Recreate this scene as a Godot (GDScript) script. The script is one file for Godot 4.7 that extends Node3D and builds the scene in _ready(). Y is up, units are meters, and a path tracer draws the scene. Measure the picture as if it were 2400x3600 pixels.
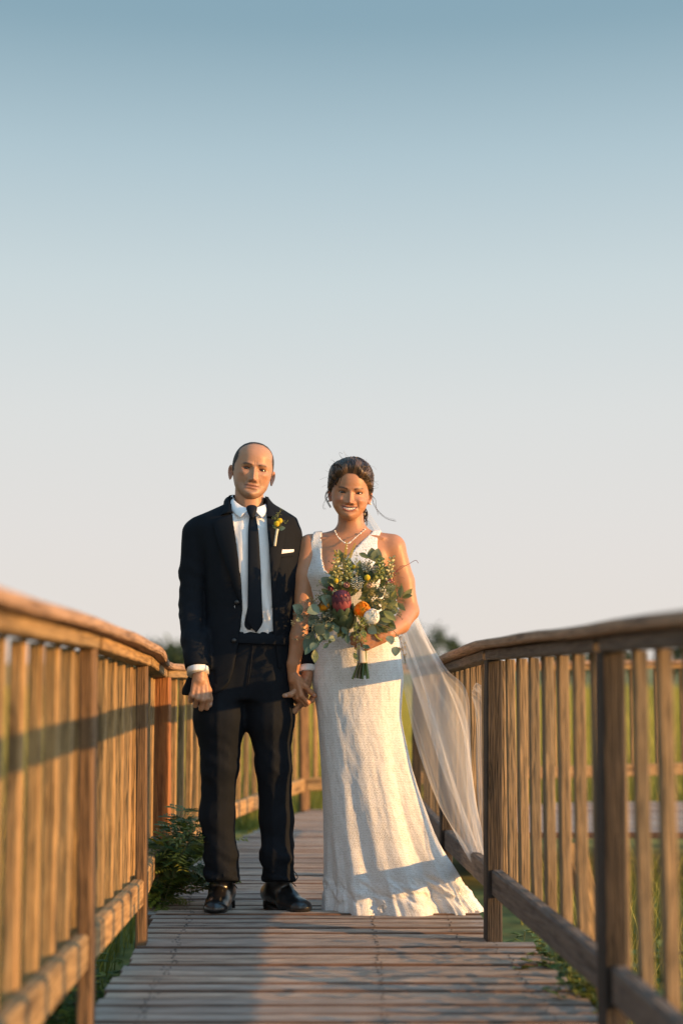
extends Node3D

const SUN_TURN := 70.0      # degrees the sun stands to the right of straight behind the camera
const SUN_HIGH := 10.0

var M := {}

func _ready() -> void:
	# camera
	var cam := Camera3D.new()
	cam.name = "camera"
	add_child(cam)
	cam.position = Vector3(0, 0.94, 5.61)
	cam.rotation_degrees = Vector3(6.05, 0, 0)
	cam.fov = 39.6
	cam.near = 0.05
	cam.far = 4000.0
	var lens := CameraAttributesPhysical.new()
	lens.frustum_focal_length = 50.0
	lens.frustum_focus_distance = 5.5
	lens.frustum_far = 4000.0
	lens.exposure_aperture = 1.4
	cam.attributes = lens
	cam.fov = 39.6
	# sky, air and sun
	var env := Environment.new()
	env.background_mode = Environment.BG_SKY
	var sky := Sky.new()
	var pano := PanoramaSkyMaterial.new()
	pano.panorama = ImageTexture.create_from_image(evening_sky())
	sky.sky_material = pano
	env.sky = sky
	env.tonemap_mode = Environment.TONE_MAPPER_LINEAR
	env.tonemap_exposure = 1.36
	env.sdfgi_enabled = true
	env.ssao_enabled = true
	env.ssil_enabled = true
	var we := WorldEnvironment.new()
	we.name = "world_environment"
	we.environment = env
	add_child(we)
	var sun := DirectionalLight3D.new()
	sun.name = "sun"
	sun.light_color = Color(1.0, 0.54, 0.18).linear_to_srgb()
	sun.light_energy = 1.6
	sun.light_angular_distance = 0.5
	sun.shadow_enabled = true
	sun.rotation_degrees = Vector3(-SUN_HIGH, SUN_TURN, 0)
	add_child(sun)
	# setting, then things, then details
	materials()
	marsh()
	boardwalk()
	railings()
	far_trees()

	groom()
	bride()
	bouquet()
	boutonniere()
	veil()
	shrub()
	weeds()

func evening_sky() -> Image:
	var w := 512
	var h := 256
	var im := Image.create(w, h, false, Image.FORMAT_RGBF)
	var el := [-90.0, -3.0, 0.0, 5.0, 10.0, 15.0, 20.0, 25.0, 35.0, 55.0, 90.0]
	var co := [Vector3(0.10, 0.09, 0.06), Vector3(0.50, 0.46, 0.42), Vector3(0.79, 0.73, 0.675), Vector3(0.765, 0.74, 0.715), Vector3(0.715, 0.735, 0.73), Vector3(0.60, 0.685, 0.71), Vector3(0.435, 0.565, 0.63), Vector3(0.255, 0.395, 0.48), Vector3(0.20, 0.355, 0.48), Vector3(0.19, 0.36, 0.54), Vector3(0.18, 0.35, 0.56)]
	var to_sun := Vector3(sin(deg_to_rad(SUN_TURN)), 0, cos(deg_to_rad(SUN_TURN))).normalized()
	for y in h:
		var e := 90.0 - 180.0 * (y + 0.5) / h
		var i := 0
		while i < el.size() - 2 and e > el[i + 1]:
			i += 1
		var t: float = (e - el[i]) / (el[i + 1] - el[i])
		var base: Vector3 = (co[i] as Vector3).lerp(co[i + 1], t)
		for x in w:
			var az := TAU * (x + 0.5) / w
			var dir := Vector3(sin(az), 0, -cos(az))
			var s := 0.5 + 0.5 * dir.dot(to_sun)
			var c := base
			if e > -3.0:
				var low := exp(-absf(e) / 14.0)
				c = base * (1.0 + 1.7 * smoothstep(0.45, 0.90, s)) + Vector3(0.9, 0.55, 0.25) * (pow(s, 6.0) * low * 0.45)
			c /= 1.36
			im.set_pixel(x, y, Color(c.x, c.y, c.z))
	return im

# ---------------------------------------------------------------- mesh builder
class MB:
	var v := PackedVector3Array()
	var n := PackedVector3Array()
	var c := PackedColorArray()
	var uv := PackedVector2Array()
	var ix := PackedInt32Array()
	func vert(p: Vector3, t := Vector2.ZERO, col := Color.WHITE) -> int:
		v.append(p)
		uv.append(t)
		c.append(col)
		return v.size() - 1
	func tri(a: int, b: int, d: int) -> void:
		ix.append(a)
		ix.append(b)
		ix.append(d)
	func quad(a: int, b: int, d: int, e: int) -> void:
		tri(a, b, d)
		tri(a, d, e)
	# faces from index i0 on are turned so that the closed shape's front is outside
	func orient(i0: int) -> void:
		var vol := 0.0
		var k := i0
		while k < ix.size():
			vol += v[ix[k]].dot(v[ix[k + 2]].cross(v[ix[k + 1]]))
			k += 3
		if vol < 0.0:
			k = i0
			while k < ix.size():
				var s := ix[k + 1]
				ix[k + 1] = ix[k + 2]
				ix[k + 2] = s
				k += 3
	func smooth(weld := false) -> void:
		n.resize(v.size())
		n.fill(Vector3.ZERO)
		var k := 0
		while k < ix.size():
			var a := v[ix[k]]
			var w := (v[ix[k + 2]] - a).cross(v[ix[k + 1]] - a)
			n[ix[k]] += w
			n[ix[k + 1]] += w
			n[ix[k + 2]] += w
			k += 3
		if weld:
			var seen := {}
			for i in v.size():
				var q := Vector3i((v[i] * 20000.0).round())
				if seen.has(q):
					seen[q] += n[i]
				else:
					seen[q] = n[i]
			for i in v.size():
				n[i] = seen[Vector3i((v[i] * 20000.0).round())]
		for i in v.size():
			n[i] = n[i].normalized() if n[i].length_squared() > 0.0 else Vector3.UP
	func mesh(at := Vector3.ZERO) -> ArrayMesh:
		if n.size() != v.size():
			smooth()
		var p := v
		if at != Vector3.ZERO:
			p = PackedVector3Array()
			p.resize(v.size())
			for i in v.size():
				p[i] = v[i] - at
		var a := []
		a.resize(Mesh.ARRAY_MAX)
		a[Mesh.ARRAY_VERTEX] = p
		a[Mesh.ARRAY_NORMAL] = n
		a[Mesh.ARRAY_TEX_UV] = uv
		a[Mesh.ARRAY_COLOR] = c
		a[Mesh.ARRAY_INDEX] = ix
		var m := ArrayMesh.new()
		m.add_surface_from_arrays(Mesh.PRIMITIVE_TRIANGLES, a)
		return m

# ---------------------------------------------------------------- distance field, meshed as surface nets
class Field:
	var o: Vector3
	var h: float
	var nx: int
	var ny: int
	var nz: int
	var d := PackedFloat32Array()
	func _init(lo: Vector3, hi: Vector3, cell: float) -> void:
		o = lo
		h = cell
		nx = int(ceil((hi.x - lo.x) / cell)) + 1
		ny = int(ceil((hi.y - lo.y) / cell)) + 1
		nz = int(ceil((hi.z - lo.z) / cell)) + 1
		d.resize(nx * ny * nz)
		d.fill(0.2)
	func _range(lo: Vector3, hi: Vector3) -> Array:
		return [clampi(int(floor((lo.x - o.x) / h)), 0, nx - 1), clampi(int(ceil((hi.x - o.x) / h)), 0, nx - 1), clampi(int(floor((lo.y - o.y) / h)), 0, ny - 1), clampi(int(ceil((hi.y - o.y) / h)), 0, ny - 1), clampi(int(floor((lo.z - o.z) / h)), 0, nz - 1), clampi(int(ceil((hi.z - o.z) / h)), 0, nz - 1)]
	# a tapered capsule joined with a smooth minimum; sq flattens it along the axes
	func cone(a0: Vector3, b0: Vector3, ra: float, rb: float, k := 0.02, sq := Vector3.ONE) -> void:
		var m := maxf(ra, rb) + k + 2.0 * h
		var pad := Vector3(m, m, m) * sq.max(Vector3.ONE)
		var r := _range(a0.min(b0) - pad, a0.max(b0) + pad)
		var inv := Vector3.ONE / sq
		var a := a0 * inv
		var ab := b0 * inv - a
		var l2 := maxf(ab.length_squared(), 1e-9)
		var dr := rb - ra
		var f := minf(sq.x, minf(sq.y, sq.z))
		for kz in range(r[4], r[5] + 1):
			for ky in range(r[2], r[3] + 1):
				var at := (kz * ny + ky) * nx
				for kx in range(r[0], r[1] + 1):
					var p := Vector3(o.x + kx * h, o.y + ky * h, o.z + kz * h) * inv - a
					var t := clampf(p.dot(ab) / l2, 0.0, 1.0)
					var e := ((p - ab * t).length() - ra - dr * t) * f
					var q := d[at + kx]
					var s := k - absf(e - q)
					d[at + kx] = minf(e, q) - (s * s / (4.0 * k) if s > 0.0 else 0.0)
	func chain(pts: Array, rad: Array, k := 0.02, sq := Vector3.ONE) -> void:
		for i in pts.size() - 1:
			cone(pts[i], pts[i + 1], rad[i], rad[i + 1], k, sq)
	# upright trunk from rows [y, centre x, centre z, half width, depth in front, depth behind]
	func loft(rows: Array, ex := 2.2, k := 0.02) -> void:
		var top: float = rows[0][0]
		var bot: float = rows[-1][0]
		for ky in ny:
			var y := o.y + ky * h
			if y > top + 0.1 or y < bot - 0.1:
				continue
			var g := row_at(rows, clampf(y, bot, top))
			var cap := maxf(y - top, bot - y)
			for kz in nz:
				var dz: float = o.z + kz * h - g[1]
				var rz: float = g[3] if dz > 0.0 else g[4]
				var w := pow(absf(dz) / rz, ex)
				var at := (kz * ny + ky) * nx
				for kx in nx:
					var dx: float = o.x + kx * h - g[0]
					var mm := pow(pow(absf(dx) / g[2], ex) + w, 1.0 / ex)
					var l := sqrt(dx * dx + dz * dz)
					var e := l * (1.0 - 1.0 / mm) if mm > 0.15 else -minf(g[2], rz)
					if cap > 0.0:
						e = sqrt(maxf(e, 0.0) * maxf(e, 0.0) + cap * cap) if e > 0.0 else cap
					var q := d[at + kx]
					var s := k - absf(e - q)
					d[at + kx] = minf(e, q) - (s * s / (4.0 * k) if s > 0.0 else 0.0)
	static func row_at(rows: Array, y: float) -> PackedFloat32Array:
		var i := 0
		while i < rows.size() - 2 and y < rows[i + 1][0]:
			i += 1
		var a: Array = rows[i]
		var b: Array = rows[i + 1]
		var pa: Array = rows[maxi(i - 1, 0)]
		var pb: Array = rows[mini(i + 2, rows.size() - 1)]
		var t: float = (y - a[0]) / (b[0] - a[0])
		var g := PackedFloat32Array()
		for j in range(1, a.size()):
			g.append(lerpf(cubic_interpolate(a[j], b[j], pa[j], pb[j], t), lerpf(a[j], b[j], t), 0.35))
		return g
	func each(f: Callable) -> void:
		for kz in nz:
			for ky in ny:
				var at := (kz * ny + ky) * nx
				for kx in nx:
					if d[at + kx] < 0.05:
						d[at + kx] = f.call(Vector3(o.x + kx * h, o.y + ky * h, o.z + kz * h), d[at + kx])
	func build(mb: MB, paint = null, uvscale := 1.0) -> void:
		var first := mb.v.size()
		var i0 := mb.ix.size()
		var id := PackedInt32Array()
		id.resize(d.size())
		id.fill(-1)
		var sx := 1
		var sy := nx
		var sz := nx * ny
		for kz in nz - 1:
			for ky in ny - 1:
				var at := (kz * ny + ky) * nx
				for kx in nx - 1:
					var b := at + kx
					var d0 := d[b]
					if d0 > 3.0 * h or d0 < -3.0 * h:
						continue
					var e := [d0, d[b + sx], d[b + sy], d[b + sx + sy], d[b + sz], d[b + sx + sz], d[b + sy + sz], d[b + sx + sy + sz]]
					var inside := 0
					for q in 8:
						if e[q] < 0.0:
							inside += 1
					if inside == 0 or inside == 8:
						continue
					var s := Vector3.ZERO
					var cnt := 0
					for q in 12:
						var a: int = EA[q]
						var c: int = EB[q]
						if (e[a] < 0.0) != (e[c] < 0.0):
							var t: float = e[a] / (e[a] - e[c])
							s += (CO[a] as Vector3).lerp(CO[c], t)
							cnt += 1
					s = o + (Vector3(kx, ky, kz) + s / cnt) * h
					id[b] = mb.vert(s, Vector2(s.x + s.z * 0.6, s.y) * uvscale, paint.call(s) if paint != null else Color.WHITE)
		for kz in range(1, nz - 1):
			for ky in range(1, ny - 1):
				var at := (kz * ny + ky) * nx
				for kx in range(1, nx - 1):
					var b := at + kx
					if absf(d[b]) > 3.0 * h:
						continue
					var n0 := d[b] < 0.0
					for ax in 3:
						var st: int = [sx, sy, sz][ax]
						if n0 == (d[b + st] < 0.0):
							continue
						var u: int = [sy, sz, sx][ax]
						var w: int = [sz, sx, sy][ax]
						var q0 := id[b]
						var q1 := id[b - u]
						var q2 := id[b - u - w]
						var q3 := id[b - w]
						if q0 < 0 or q1 < 0 or q2 < 0 or q3 < 0:
							continue
						if n0:
							mb.quad(q0, q3, q2, q1)
						else:
							mb.quad(q0, q1, q2, q3)
		mb.orient(i0)
	const EA := [0, 2, 4, 6, 0, 1, 4, 5, 0, 1, 2, 3]
	const EB := [1, 3, 5, 7, 2, 3, 6, 7, 4, 5, 6, 7]
	const CO := [Vector3(0, 0, 0), Vector3(1, 0, 0), Vector3(0, 1, 0), Vector3(1, 1, 0), Vector3(0, 0, 1), Vector3(1, 0, 1), Vector3(0, 1, 1), Vector3(1, 1, 1)]

# ---------------------------------------------------------------- shapes
func curve(pts: Array, steps: int) -> Array:
	var out := []
	for i in pts.size() - 1:
		var a: Vector3 = pts[i]
		var b: Vector3 = pts[i + 1]
		var pa: Vector3 = pts[maxi(i - 1, 0)]
		var pb: Vector3 = pts[mini(i + 2, pts.size() - 1)]
		for s in steps:
			out.append(a.cubic_interpolate(b, pa, pb, float(s) / steps))
	out.append(pts[-1])
	return out

func tube(mb: MB, pts: Array, rad: Array, sides := 8, col := Color.WHITE, capped := true) -> void:
	var i0 := mb.ix.size()
	var ring := []
	var side := Vector3.ZERO
	for i in pts.size():
		var fw: Vector3 = (pts[mini(i + 1, pts.size() - 1)] - pts[maxi(i - 1, 0)]).normalized()
		if side == Vector3.ZERO:
			side = fw.cross(Vector3.UP if absf(fw.y) < 0.9 else Vector3.RIGHT).normalized()
		side = (side - fw * side.dot(fw)).normalized()
		var up := fw.cross(side)
		var r: float = rad[mini(i, rad.size() - 1)]
		var b := mb.v.size()
		for s in sides:
			var a := TAU * s / sides
			mb.vert(pts[i] + (side * cos(a) + up * sin(a)) * r, Vector2(float(s) / sides, float(i) / pts.size()), col)
		ring.append(b)
	for i in pts.size() - 1:
		for s in sides:
			var t := (s + 1) % sides
			mb.quad(ring[i] + s, ring[i + 1] + s, ring[i + 1] + t, ring[i] + t)
	if capped:
		for e in [0, pts.size() - 1]:
			var m := mb.vert(pts[e], Vector2(0.5, 0.5), col)
			for s in sides:
				var t := (s + 1) % sides
				if e == 0:
					mb.tri(m, ring[e] + s, ring[e] + t)
				else:
					mb.tri(m, ring[e] + t, ring[e] + s)
	mb.orient(i0)

func ball(mb: MB, at: Vector3, r: Vector3, seg := 10, col := Color.WHITE) -> void:
	var i0 := mb.ix.size()
	var b := mb.v.size()
	for j in seg + 1:
		for i in seg * 2:
			var u := PI * j / seg
			var w := PI * i / seg
			mb.vert(at + Vector3(sin(u) * cos(w), cos(u), sin(u) * sin(w)) * r, Vector2(float(i) / seg, float(j) / seg), col)
	for j in seg:
		for i in seg * 2:
			var t := (i + 1) % (seg * 2)
			mb.quad(b + j * seg * 2 + i, b + j * seg * 2 + t, b + (j + 1) * seg * 2 + t, b + (j + 1) * seg * 2 + i)
	mb.orient(i0)

# a closed profile (side, up) swept along a path, every edge of the profile a face of its own
func sweep(mb: MB, pts: Array, prof: Array, uv0 := Vector2.ZERO, up := Vector3.UP, col := Color.WHITE, cols: Array = []) -> void:
	var i0 := mb.ix.size()
	var np := prof.size()
	var frames := []
	var run := 0.0
	for i in pts.size():
		var fw: Vector3 = (pts[mini(i + 1, pts.size() - 1)] - pts[maxi(i - 1, 0)]).normalized()
		var sd := fw.cross(up).normalized()
		frames.append([pts[i], sd, sd.cross(fw)])
	var per := 0.0
	for j in np:
		var a: Vector2 = prof[j]
		var b: Vector2 = prof[(j + 1) % np]
		var w := a.distance_to(b)
		run = 0.0
		for i in pts.size():
			if i:
				run += pts[i].distance_to(pts[i - 1])
			var f: Array = frames[i]
			var cc: Color = cols[j] if cols.size() else col
			mb.vert(f[0] + f[1] * a.x + f[2] * a.y, uv0 + Vector2(per, run), cc)
			mb.vert(f[0] + f[1] * b.x + f[2] * b.y, uv0 + Vector2(per + w, run), cc)
			if i:
				var q := mb.v.size()
				mb.quad(q - 4, q - 3, q - 1, q - 2)
		per += w
	for e in [0, pts.size() - 1]:
		var f: Array = frames[e]
		var b := mb.v.size()
		for j in np:
			mb.vert(f[0] + f[1] * prof[j].x + f[2] * prof[j].y, uv0 + prof[j] + Vector2(0.37, 0.61), col)
		for j in range(1, np - 1):
			if e == 0:
				mb.tri(b, b + j, b + j + 1)
			else:
				mb.tri(b, b + j + 1, b + j)
	mb.orient(i0)

func rect(w: float, t: float, ch := 0.004, y0 := 0.0) -> Array:
	var a := w / 2
	var b := t / 2
	return [Vector2(-a + ch, -b + y0), Vector2(a - ch, -b + y0), Vector2(a, -b + ch + y0), Vector2(a, b - ch + y0), Vector2(a - ch, b + y0), Vector2(-a + ch, b + y0), Vector2(-a, b - ch + y0), Vector2(-a, -b + ch + y0)]

# a thick sheet ruled between two edges that have the same number of points
func sheet(mb: MB, ea: Array, eb: Array, thick: float, nu := 4, col := Color.WHITE, bulge := 0.0, steps := 4) -> void:
	var i0 := mb.ix.size()
	var a := curve(ea, steps)
	var b := curve(eb, steps)
	var m := a.size()
	var first := mb.v.size()
	for side in 2:
		for i in m:
			var along: Vector3 = (a[mini(i + 1, m - 1)] + b[mini(i + 1, m - 1)] - a[maxi(i - 1, 0)] - b[maxi(i - 1, 0)])
			var nn := along.cross(b[i] - a[i]).normalized()
			if nn.z < 0.0:
				nn = -nn
			for j in nu + 1:
				var t := float(j) / nu
				var p: Vector3 = a[i].lerp(b[i], t) + nn * (bulge * 4.0 * t * (1.0 - t))
				var edge := 1.0 if j > 0 and j < nu else 0.35
				mb.vert(p + nn * thick * (0.5 * edge if side == 0 else -0.5 * edge), Vector2(t * a[i].distance_to(b[i]), p.y), col)
	var w := nu + 1
	for i in m - 1:
		for j in nu:
			var q := first + i * w + j
			mb.quad(q, q + 1, q + w + 1, q + w)
			q += m * w
			mb.quad(q, q + w, q + w + 1, q + 1)
	for i in m - 1:
		for j in [0, nu]:
			var q: int = first + i * w + j
			if j == 0:
				mb.quad(q, q + w, q + w + m * w, q + m * w)
			else:
				mb.quad(q, q + m * w, q + w + m * w, q + w)
	for i in [0, m - 1]:
		for j in nu:
			var q: int = first + i * w + j
			if i == 0:
				mb.quad(q, q + m * w, q + m * w + 1, q + 1)
			else:
				mb.quad(q, q + 1, q + m * w + 1, q + m * w)
	mb.orient(i0)

# ---------------------------------------------------------------- objects
var taken := {}
func numbered(called: String) -> String:
	var k: int = taken.get(called, -1) + 1
	taken[called] = k
	return called if k == 0 else "%s_%03d" % [called, k]

func thing(called: String, label: String, category: String, at := Vector3.ZERO, group := "") -> Node3D:
	var t := Node3D.new()
	t.name = numbered(called)
	add_child(t)
	t.position = at
	mark(t, label, category, group)
	return t

func mark(t: Node3D, label: String, category: String, group := "") -> void:
	t.set_meta("label", label)
	t.set_meta("category", category)
	if group:
		t.set_meta("group", group)

func base_of(p: Node) -> Vector3:
	var at := Vector3.ZERO
	while p is Node3D and p != self:
		at += p.position
		p = p.get_parent()
	return at

# one named mesh under its parent; the builder holds world coordinates
func part(called: String, mb: MB, m: Material, parent: Node3D, origin := Vector3.ZERO) -> MeshInstance3D:
	var o := MeshInstance3D.new()
	o.name = called if parent != self else numbered(called)
	parent.add_child(o, true)
	var at := base_of(parent)
	o.position = origin - at if origin != Vector3.ZERO else Vector3.ZERO
	o.mesh = mb.mesh(origin if origin != Vector3.ZERO else at)
	o.material_override = null
	o.mesh.surface_set_material(0, m)
	return o

# a shared mesh placed under its parent
func place(called: String, mesh: Mesh, m: Material, parent: Node3D, xf: Transform3D) -> MeshInstance3D:
	var o := MeshInstance3D.new()
	o.name = called
	parent.add_child(o, true)
	o.mesh = mesh
	o.set_surface_override_material(0, m)
	o.transform = Transform3D(xf.basis, xf.origin - base_of(parent))
	return o

func mat(col: Color, rough := 0.8, tint := false) -> StandardMaterial3D:
	var m := StandardMaterial3D.new()
	m.albedo_color = col.linear_to_srgb()
	m.roughness = rough
	m.vertex_color_use_as_albedo = tint
	m.cull_mode = BaseMaterial3D.CULL_DISABLED
	return m

func noise_tex(freq: float, seed_: int, octaves := 4, size := 256, ramp: Array = [], normal := 0.0) -> NoiseTexture2D:
	var f := FastNoiseLite.new()
	f.seed = seed_
	f.frequency = freq
	f.fractal_octaves = octaves
	var t := NoiseTexture2D.new()
	t.width = size
	t.height = size
	t.seamless = true
	t.noise = f
	if normal > 0.0:
		t.as_normal_map = true
		t.bump_strength = normal
	if ramp.size():
		var g := Gradient.new()
		g.offsets = PackedFloat32Array(range(ramp.size()).map(func(i): return float(i) / (ramp.size() - 1)))
		g.colors = PackedColorArray(ramp.map(func(x): return (x as Color).linear_to_srgb()))
		t.color_ramp = g
	return t

# ---------------------------------------------------------------- materials
func wood(name_: String, dark: Color, light: Color, rough := 0.85, relief := 0.5) -> StandardMaterial3D:
	var m := mat(Color(1, 1, 1), rough)
	m.resource_name = name_
	var g := M.grain as Image
	var im := Image.create(g.get_width(), g.get_height(), false, Image.FORMAT_RGB8)
	var bytes := PackedByteArray()
	var src := g.get_data()
	bytes.resize(src.size() * 3)
	var lut := []
	for i in 256:
		var q := dark.lerp(light, i / 255.0).linear_to_srgb()
		lut.append([q.r8, q.g8, q.b8])
	for i in src.size():
		var q: Array = lut[src[i]]
		bytes[i * 3] = q[0]
		bytes[i * 3 + 1] = q[1]
		bytes[i * 3 + 2] = q[2]
	im = Image.create_from_data(g.get_width(), g.get_height(), false, Image.FORMAT_RGB8, bytes)
	m.albedo_texture = ImageTexture.create_from_image(im)
	m.heightmap_enabled = true
	m.heightmap_texture = M.grain_tex
	m.heightmap_scale = relief
	m.uv1_scale = Vector3(1.0 / 0.22, 1.0 / 1.3, 1)
	return m

# grain runs up the picture: stretched noise, fine fibres, growth bands and a few knots
func grain_image() -> Image:
	var w := 256
	var h := 512
	var f := FastNoiseLite.new()
	f.seed = 5
	f.frequency = 0.03
	f.fractal_octaves = 3
	var broad := f.get_seamless_image(w, 64)
	broad.resize(w, h, Image.INTERPOLATE_CUBIC)
	f.seed = 9
	f.frequency = 0.16
	var fine := f.get_seamless_image(w, 48)
	fine.resize(w, h, Image.INTERPOLATE_CUBIC)
	f.seed = 12
	f.frequency = 0.02
	var blot := f.get_seamless_image(w, h)
	var bd := broad.get_data()
	var fd := fine.get_data()
	var ld := blot.get_data()
	var out := PackedByteArray()
	out.resize(w * h)
	var knots := [Vector3(60, 120, 9), Vector3(190, 330, 12), Vector3(120, 450, 7)]
	for y in h:
		for x in w:
			var i := y * w + x
			var b := bd[i] / 255.0
			var band := 0.5 + 0.5 * sin(x * TAU * 7.0 / w + b * 14.0)
			var v := 0.16 + 0.26 * b + 0.34 * (fd[i] / 255.0) + 0.20 * band + 0.34 * (ld[i] / 255.0 - 0.5)
			if fd[i] < 78:
				v -= 0.004 * (78 - fd[i]) + 0.08
			for q in knots:
				var e: float = Vector2((x - q.x), (y - q.y) * 0.45).length() / q.z
				if e < 2.2:
					v = lerpf(0.10 + 0.12 * sin(e * 9.0), v, smoothstep(0.7, 2.2, e))
			out[i] = clampi(int(v * 255.0), 0, 255)
	return Image.create_from_data(w, h, false, Image.FORMAT_L8, out)

func materials() -> void:
	M.grain = grain_image()
	M.grain_tex = ImageTexture.create_from_image(M.grain)
	M.deck = []
	for k in 4:
		var d: Array = [[Color(0.15, 0.112, 0.084), Color(0.66, 0.50, 0.385)], [Color(0.12, 0.094, 0.076), Color(0.54, 0.425, 0.345)], [Color(0.165, 0.118, 0.084), Color(0.70, 0.515, 0.385)], [Color(0.14, 0.11, 0.088), Color(0.62, 0.495, 0.405)]][k]
		var w := wood("deck_wood", d[0], d[1], 0.8, 0.9)
		w.vertex_color_use_as_albedo = true
		M.deck.append(w)
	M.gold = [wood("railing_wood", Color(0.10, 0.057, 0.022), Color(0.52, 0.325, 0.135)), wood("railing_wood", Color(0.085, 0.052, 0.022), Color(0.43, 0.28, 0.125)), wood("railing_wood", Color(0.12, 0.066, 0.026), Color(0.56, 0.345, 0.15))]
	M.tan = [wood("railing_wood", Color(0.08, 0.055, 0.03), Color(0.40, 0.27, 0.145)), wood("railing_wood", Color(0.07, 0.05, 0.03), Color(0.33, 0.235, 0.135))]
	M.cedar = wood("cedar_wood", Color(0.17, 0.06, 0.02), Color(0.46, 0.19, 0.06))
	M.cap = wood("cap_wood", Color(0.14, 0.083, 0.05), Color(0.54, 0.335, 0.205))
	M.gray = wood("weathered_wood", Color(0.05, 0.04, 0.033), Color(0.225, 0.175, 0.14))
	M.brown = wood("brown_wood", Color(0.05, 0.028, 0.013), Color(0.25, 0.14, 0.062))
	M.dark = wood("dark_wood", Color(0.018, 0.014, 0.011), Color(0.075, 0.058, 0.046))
	M.iron = mat(Color(0.05, 0.045, 0.04), 0.6)

# ---------------------------------------------------------------- ground
func ground_y(p: Vector2) -> float:
	var away := clampf((Vector2(p.x - 0.0, p.y + 1.0).length() - 3.0) / 30.0, 0.0, 1.0)
	return -0.42 - 0.35 * away

func marsh() -> void:
	var mb := MB.new()
	var i0 := 0
	var radii := [0.0, 1.0, 2.0, 3.5, 6.0, 10.0, 18.0, 35.0, 80.0, 200.0, 600.0, 2500.0]
	for j in radii.size():
		for i in 48:
			var a := TAU * i / 48.0
			var p: Vector2 = Vector2(cos(a), sin(a)) * radii[j]
			mb.vert(Vector3(p.x, ground_y(p), p.y), p * 0.25)
	for j in radii.size() - 1:
		for i in 48:
			var t := (i + 1) % 48
			mb.quad(j * 48 + i, (j + 1) * 48 + i, (j + 1) * 48 + t, j * 48 + t)
	mb.orient(i0)
	mb.smooth()
	for i in mb.n.size():
		mb.n[i] = Vector3.UP if mb.n[i].y > 0 else mb.n[i]
	var g := mat(Color(1, 1, 1), 1.0)
	g.albedo_texture = noise_tex(0.02, 3, 5, 512, [Color(0.045, 0.065, 0.016), Color(0.11, 0.12, 0.026), Color(0.21, 0.20, 0.045), Color(0.27, 0.235, 0.065)])
	var o := part("ground", mb, g, self)
	o.set_meta("kind", "structure")
	# marsh grass: bent blades, nobody could count them
	var blade := MB.new()
	for k in 5:
		var rr := RandomNumberGenerator.new()
		rr.seed = 40 + k
		var at := Vector3(rr.randf_range(-0.06, 0.06), 0, rr.randf_range(-0.06, 0.06))
		var lean := Vector3(rr.randf_range(-0.28, 0.28), 0, rr.randf_range(-0.28, 0.28))
		var side := Vector3(cos(k * 1.3), 0, sin(k * 1.3)) * 0.007
		var hh := rr.randf_range(0.6, 1.0)
		var b := blade.v.size()
		for s in 4:
			var t := s / 3.0
			var c := at + Vector3(0, hh * t, 0) + lean * t * t
			blade.vert(c - side * (1.05 - t))
			blade.vert(c + side * (1.05 - t))
			if s:
				blade.quad(b + s * 2 - 2, b + s * 2 - 1, b + s * 2 + 1, b + s * 2)
	var bm := blade.mesh()
	var gm := mat(Color(1, 1, 1), 0.7, true)
	gm.backlight_enabled = true
	gm.backlight = Color(0.5, 0.5, 0.5)
	bm.surface_set_material(0, gm)
	var rng := RandomNumberGenerator.new()
	rng.seed = 77
	var spots: Array[Transform3D] = []
	var tones: Array[Color] = []
	var tries := 0
	while spots.size() < 36000 and tries < 120000:
		tries += 1
		var far := rng.randf()
		var z := 3.5 - 84.0 * pow(far, 2.4)
		var wide := 2.6 + (5.61 - z) * 0.33
		var x := rng.randf_range(-wide, wide)
		if on_walk(x, z):
			continue
		var dist := Vector2(x, 5.61 - z).length()
		var sc := rng.randf_range(0.5, 0.95) * (0.5 if z > -3.0 else 0.85)
		var y := ground_y(Vector2(x, z))
		spots.append(Transform3D(Basis(Vector3.UP, rng.randf() * TAU).scaled(Vector3(1.0 + dist * 0.05, 1, 1.0 + dist * 0.05) * sc), Vector3(x, y, z)))
		var dry := clampf(rng.randf() * 0.8 + (0.40 if z < -9.0 else 0.05), 0, 1)
		tones.append(Color(0.07, 0.115, 0.02).lerp(Color(0.48, 0.41, 0.06), dry))
	var mm := MultiMesh.new()
	mm.transform_format = MultiMesh.TRANSFORM_3D
	mm.use_colors = true
	mm.mesh = bm
	mm.instance_count = spots.size()
	for i in spots.size():
		mm.set_instance_transform(i, spots[i])
		mm.set_instance_color(i, tones[i])
	var mi := MultiMeshInstance3D.new()
	mi.name = "marsh_grass"
	mi.multimesh = mm
	add_child(mi)
	mark(mi, "tall green and yellow marsh grass around the boardwalk", "grass")
	mi.set_meta("kind", "stuff")

func on_walk(x: float, z: float) -> bool:
	if z > -3.0:
		return x > -1.0 and x < 0.95
	if z > -6.0:
		return x > -1.0
	return false

# ---------------------------------------------------------------- boardwalk
func deck_y(z: float) -> float:
	if z > 2.2:
		return 0.004
	if z > 0.68:
		return 0.004
	if z > 0.06:
		return 0.0
	if z > -1.0:
		return -0.016 - 0.034 * -(z - 0.06) / 1.06
	return -0.05 - 0.01 * -(z + 1.0)

const LEFT_POSTS := [Vector3(-0.62, 1.08, 3.7), Vector3(-0.651, 1.046, 1.93), Vector3(-0.68, 1.0, 0.72), Vector3(-0.81, 0.944, -0.8), Vector3(-0.70, 0.925, -2.2), Vector3(-0.49, 0.915, -3.45), Vector3(-0.27, 0.915, -4.5), Vector3(1.1, 0.95, -5.0), Vector3(2.7, 0.97, -5.3)]
const RIGHT_POSTS := [Vector3(0.70, 1.045, 3.9), Vector3(0.63, 1.036, 2.25), Vector3(0.527, 1.02, 0.63), Vector3(0.485, 0.965, -1.0), Vector3(0.45, 0.93, -2.9)]

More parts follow.
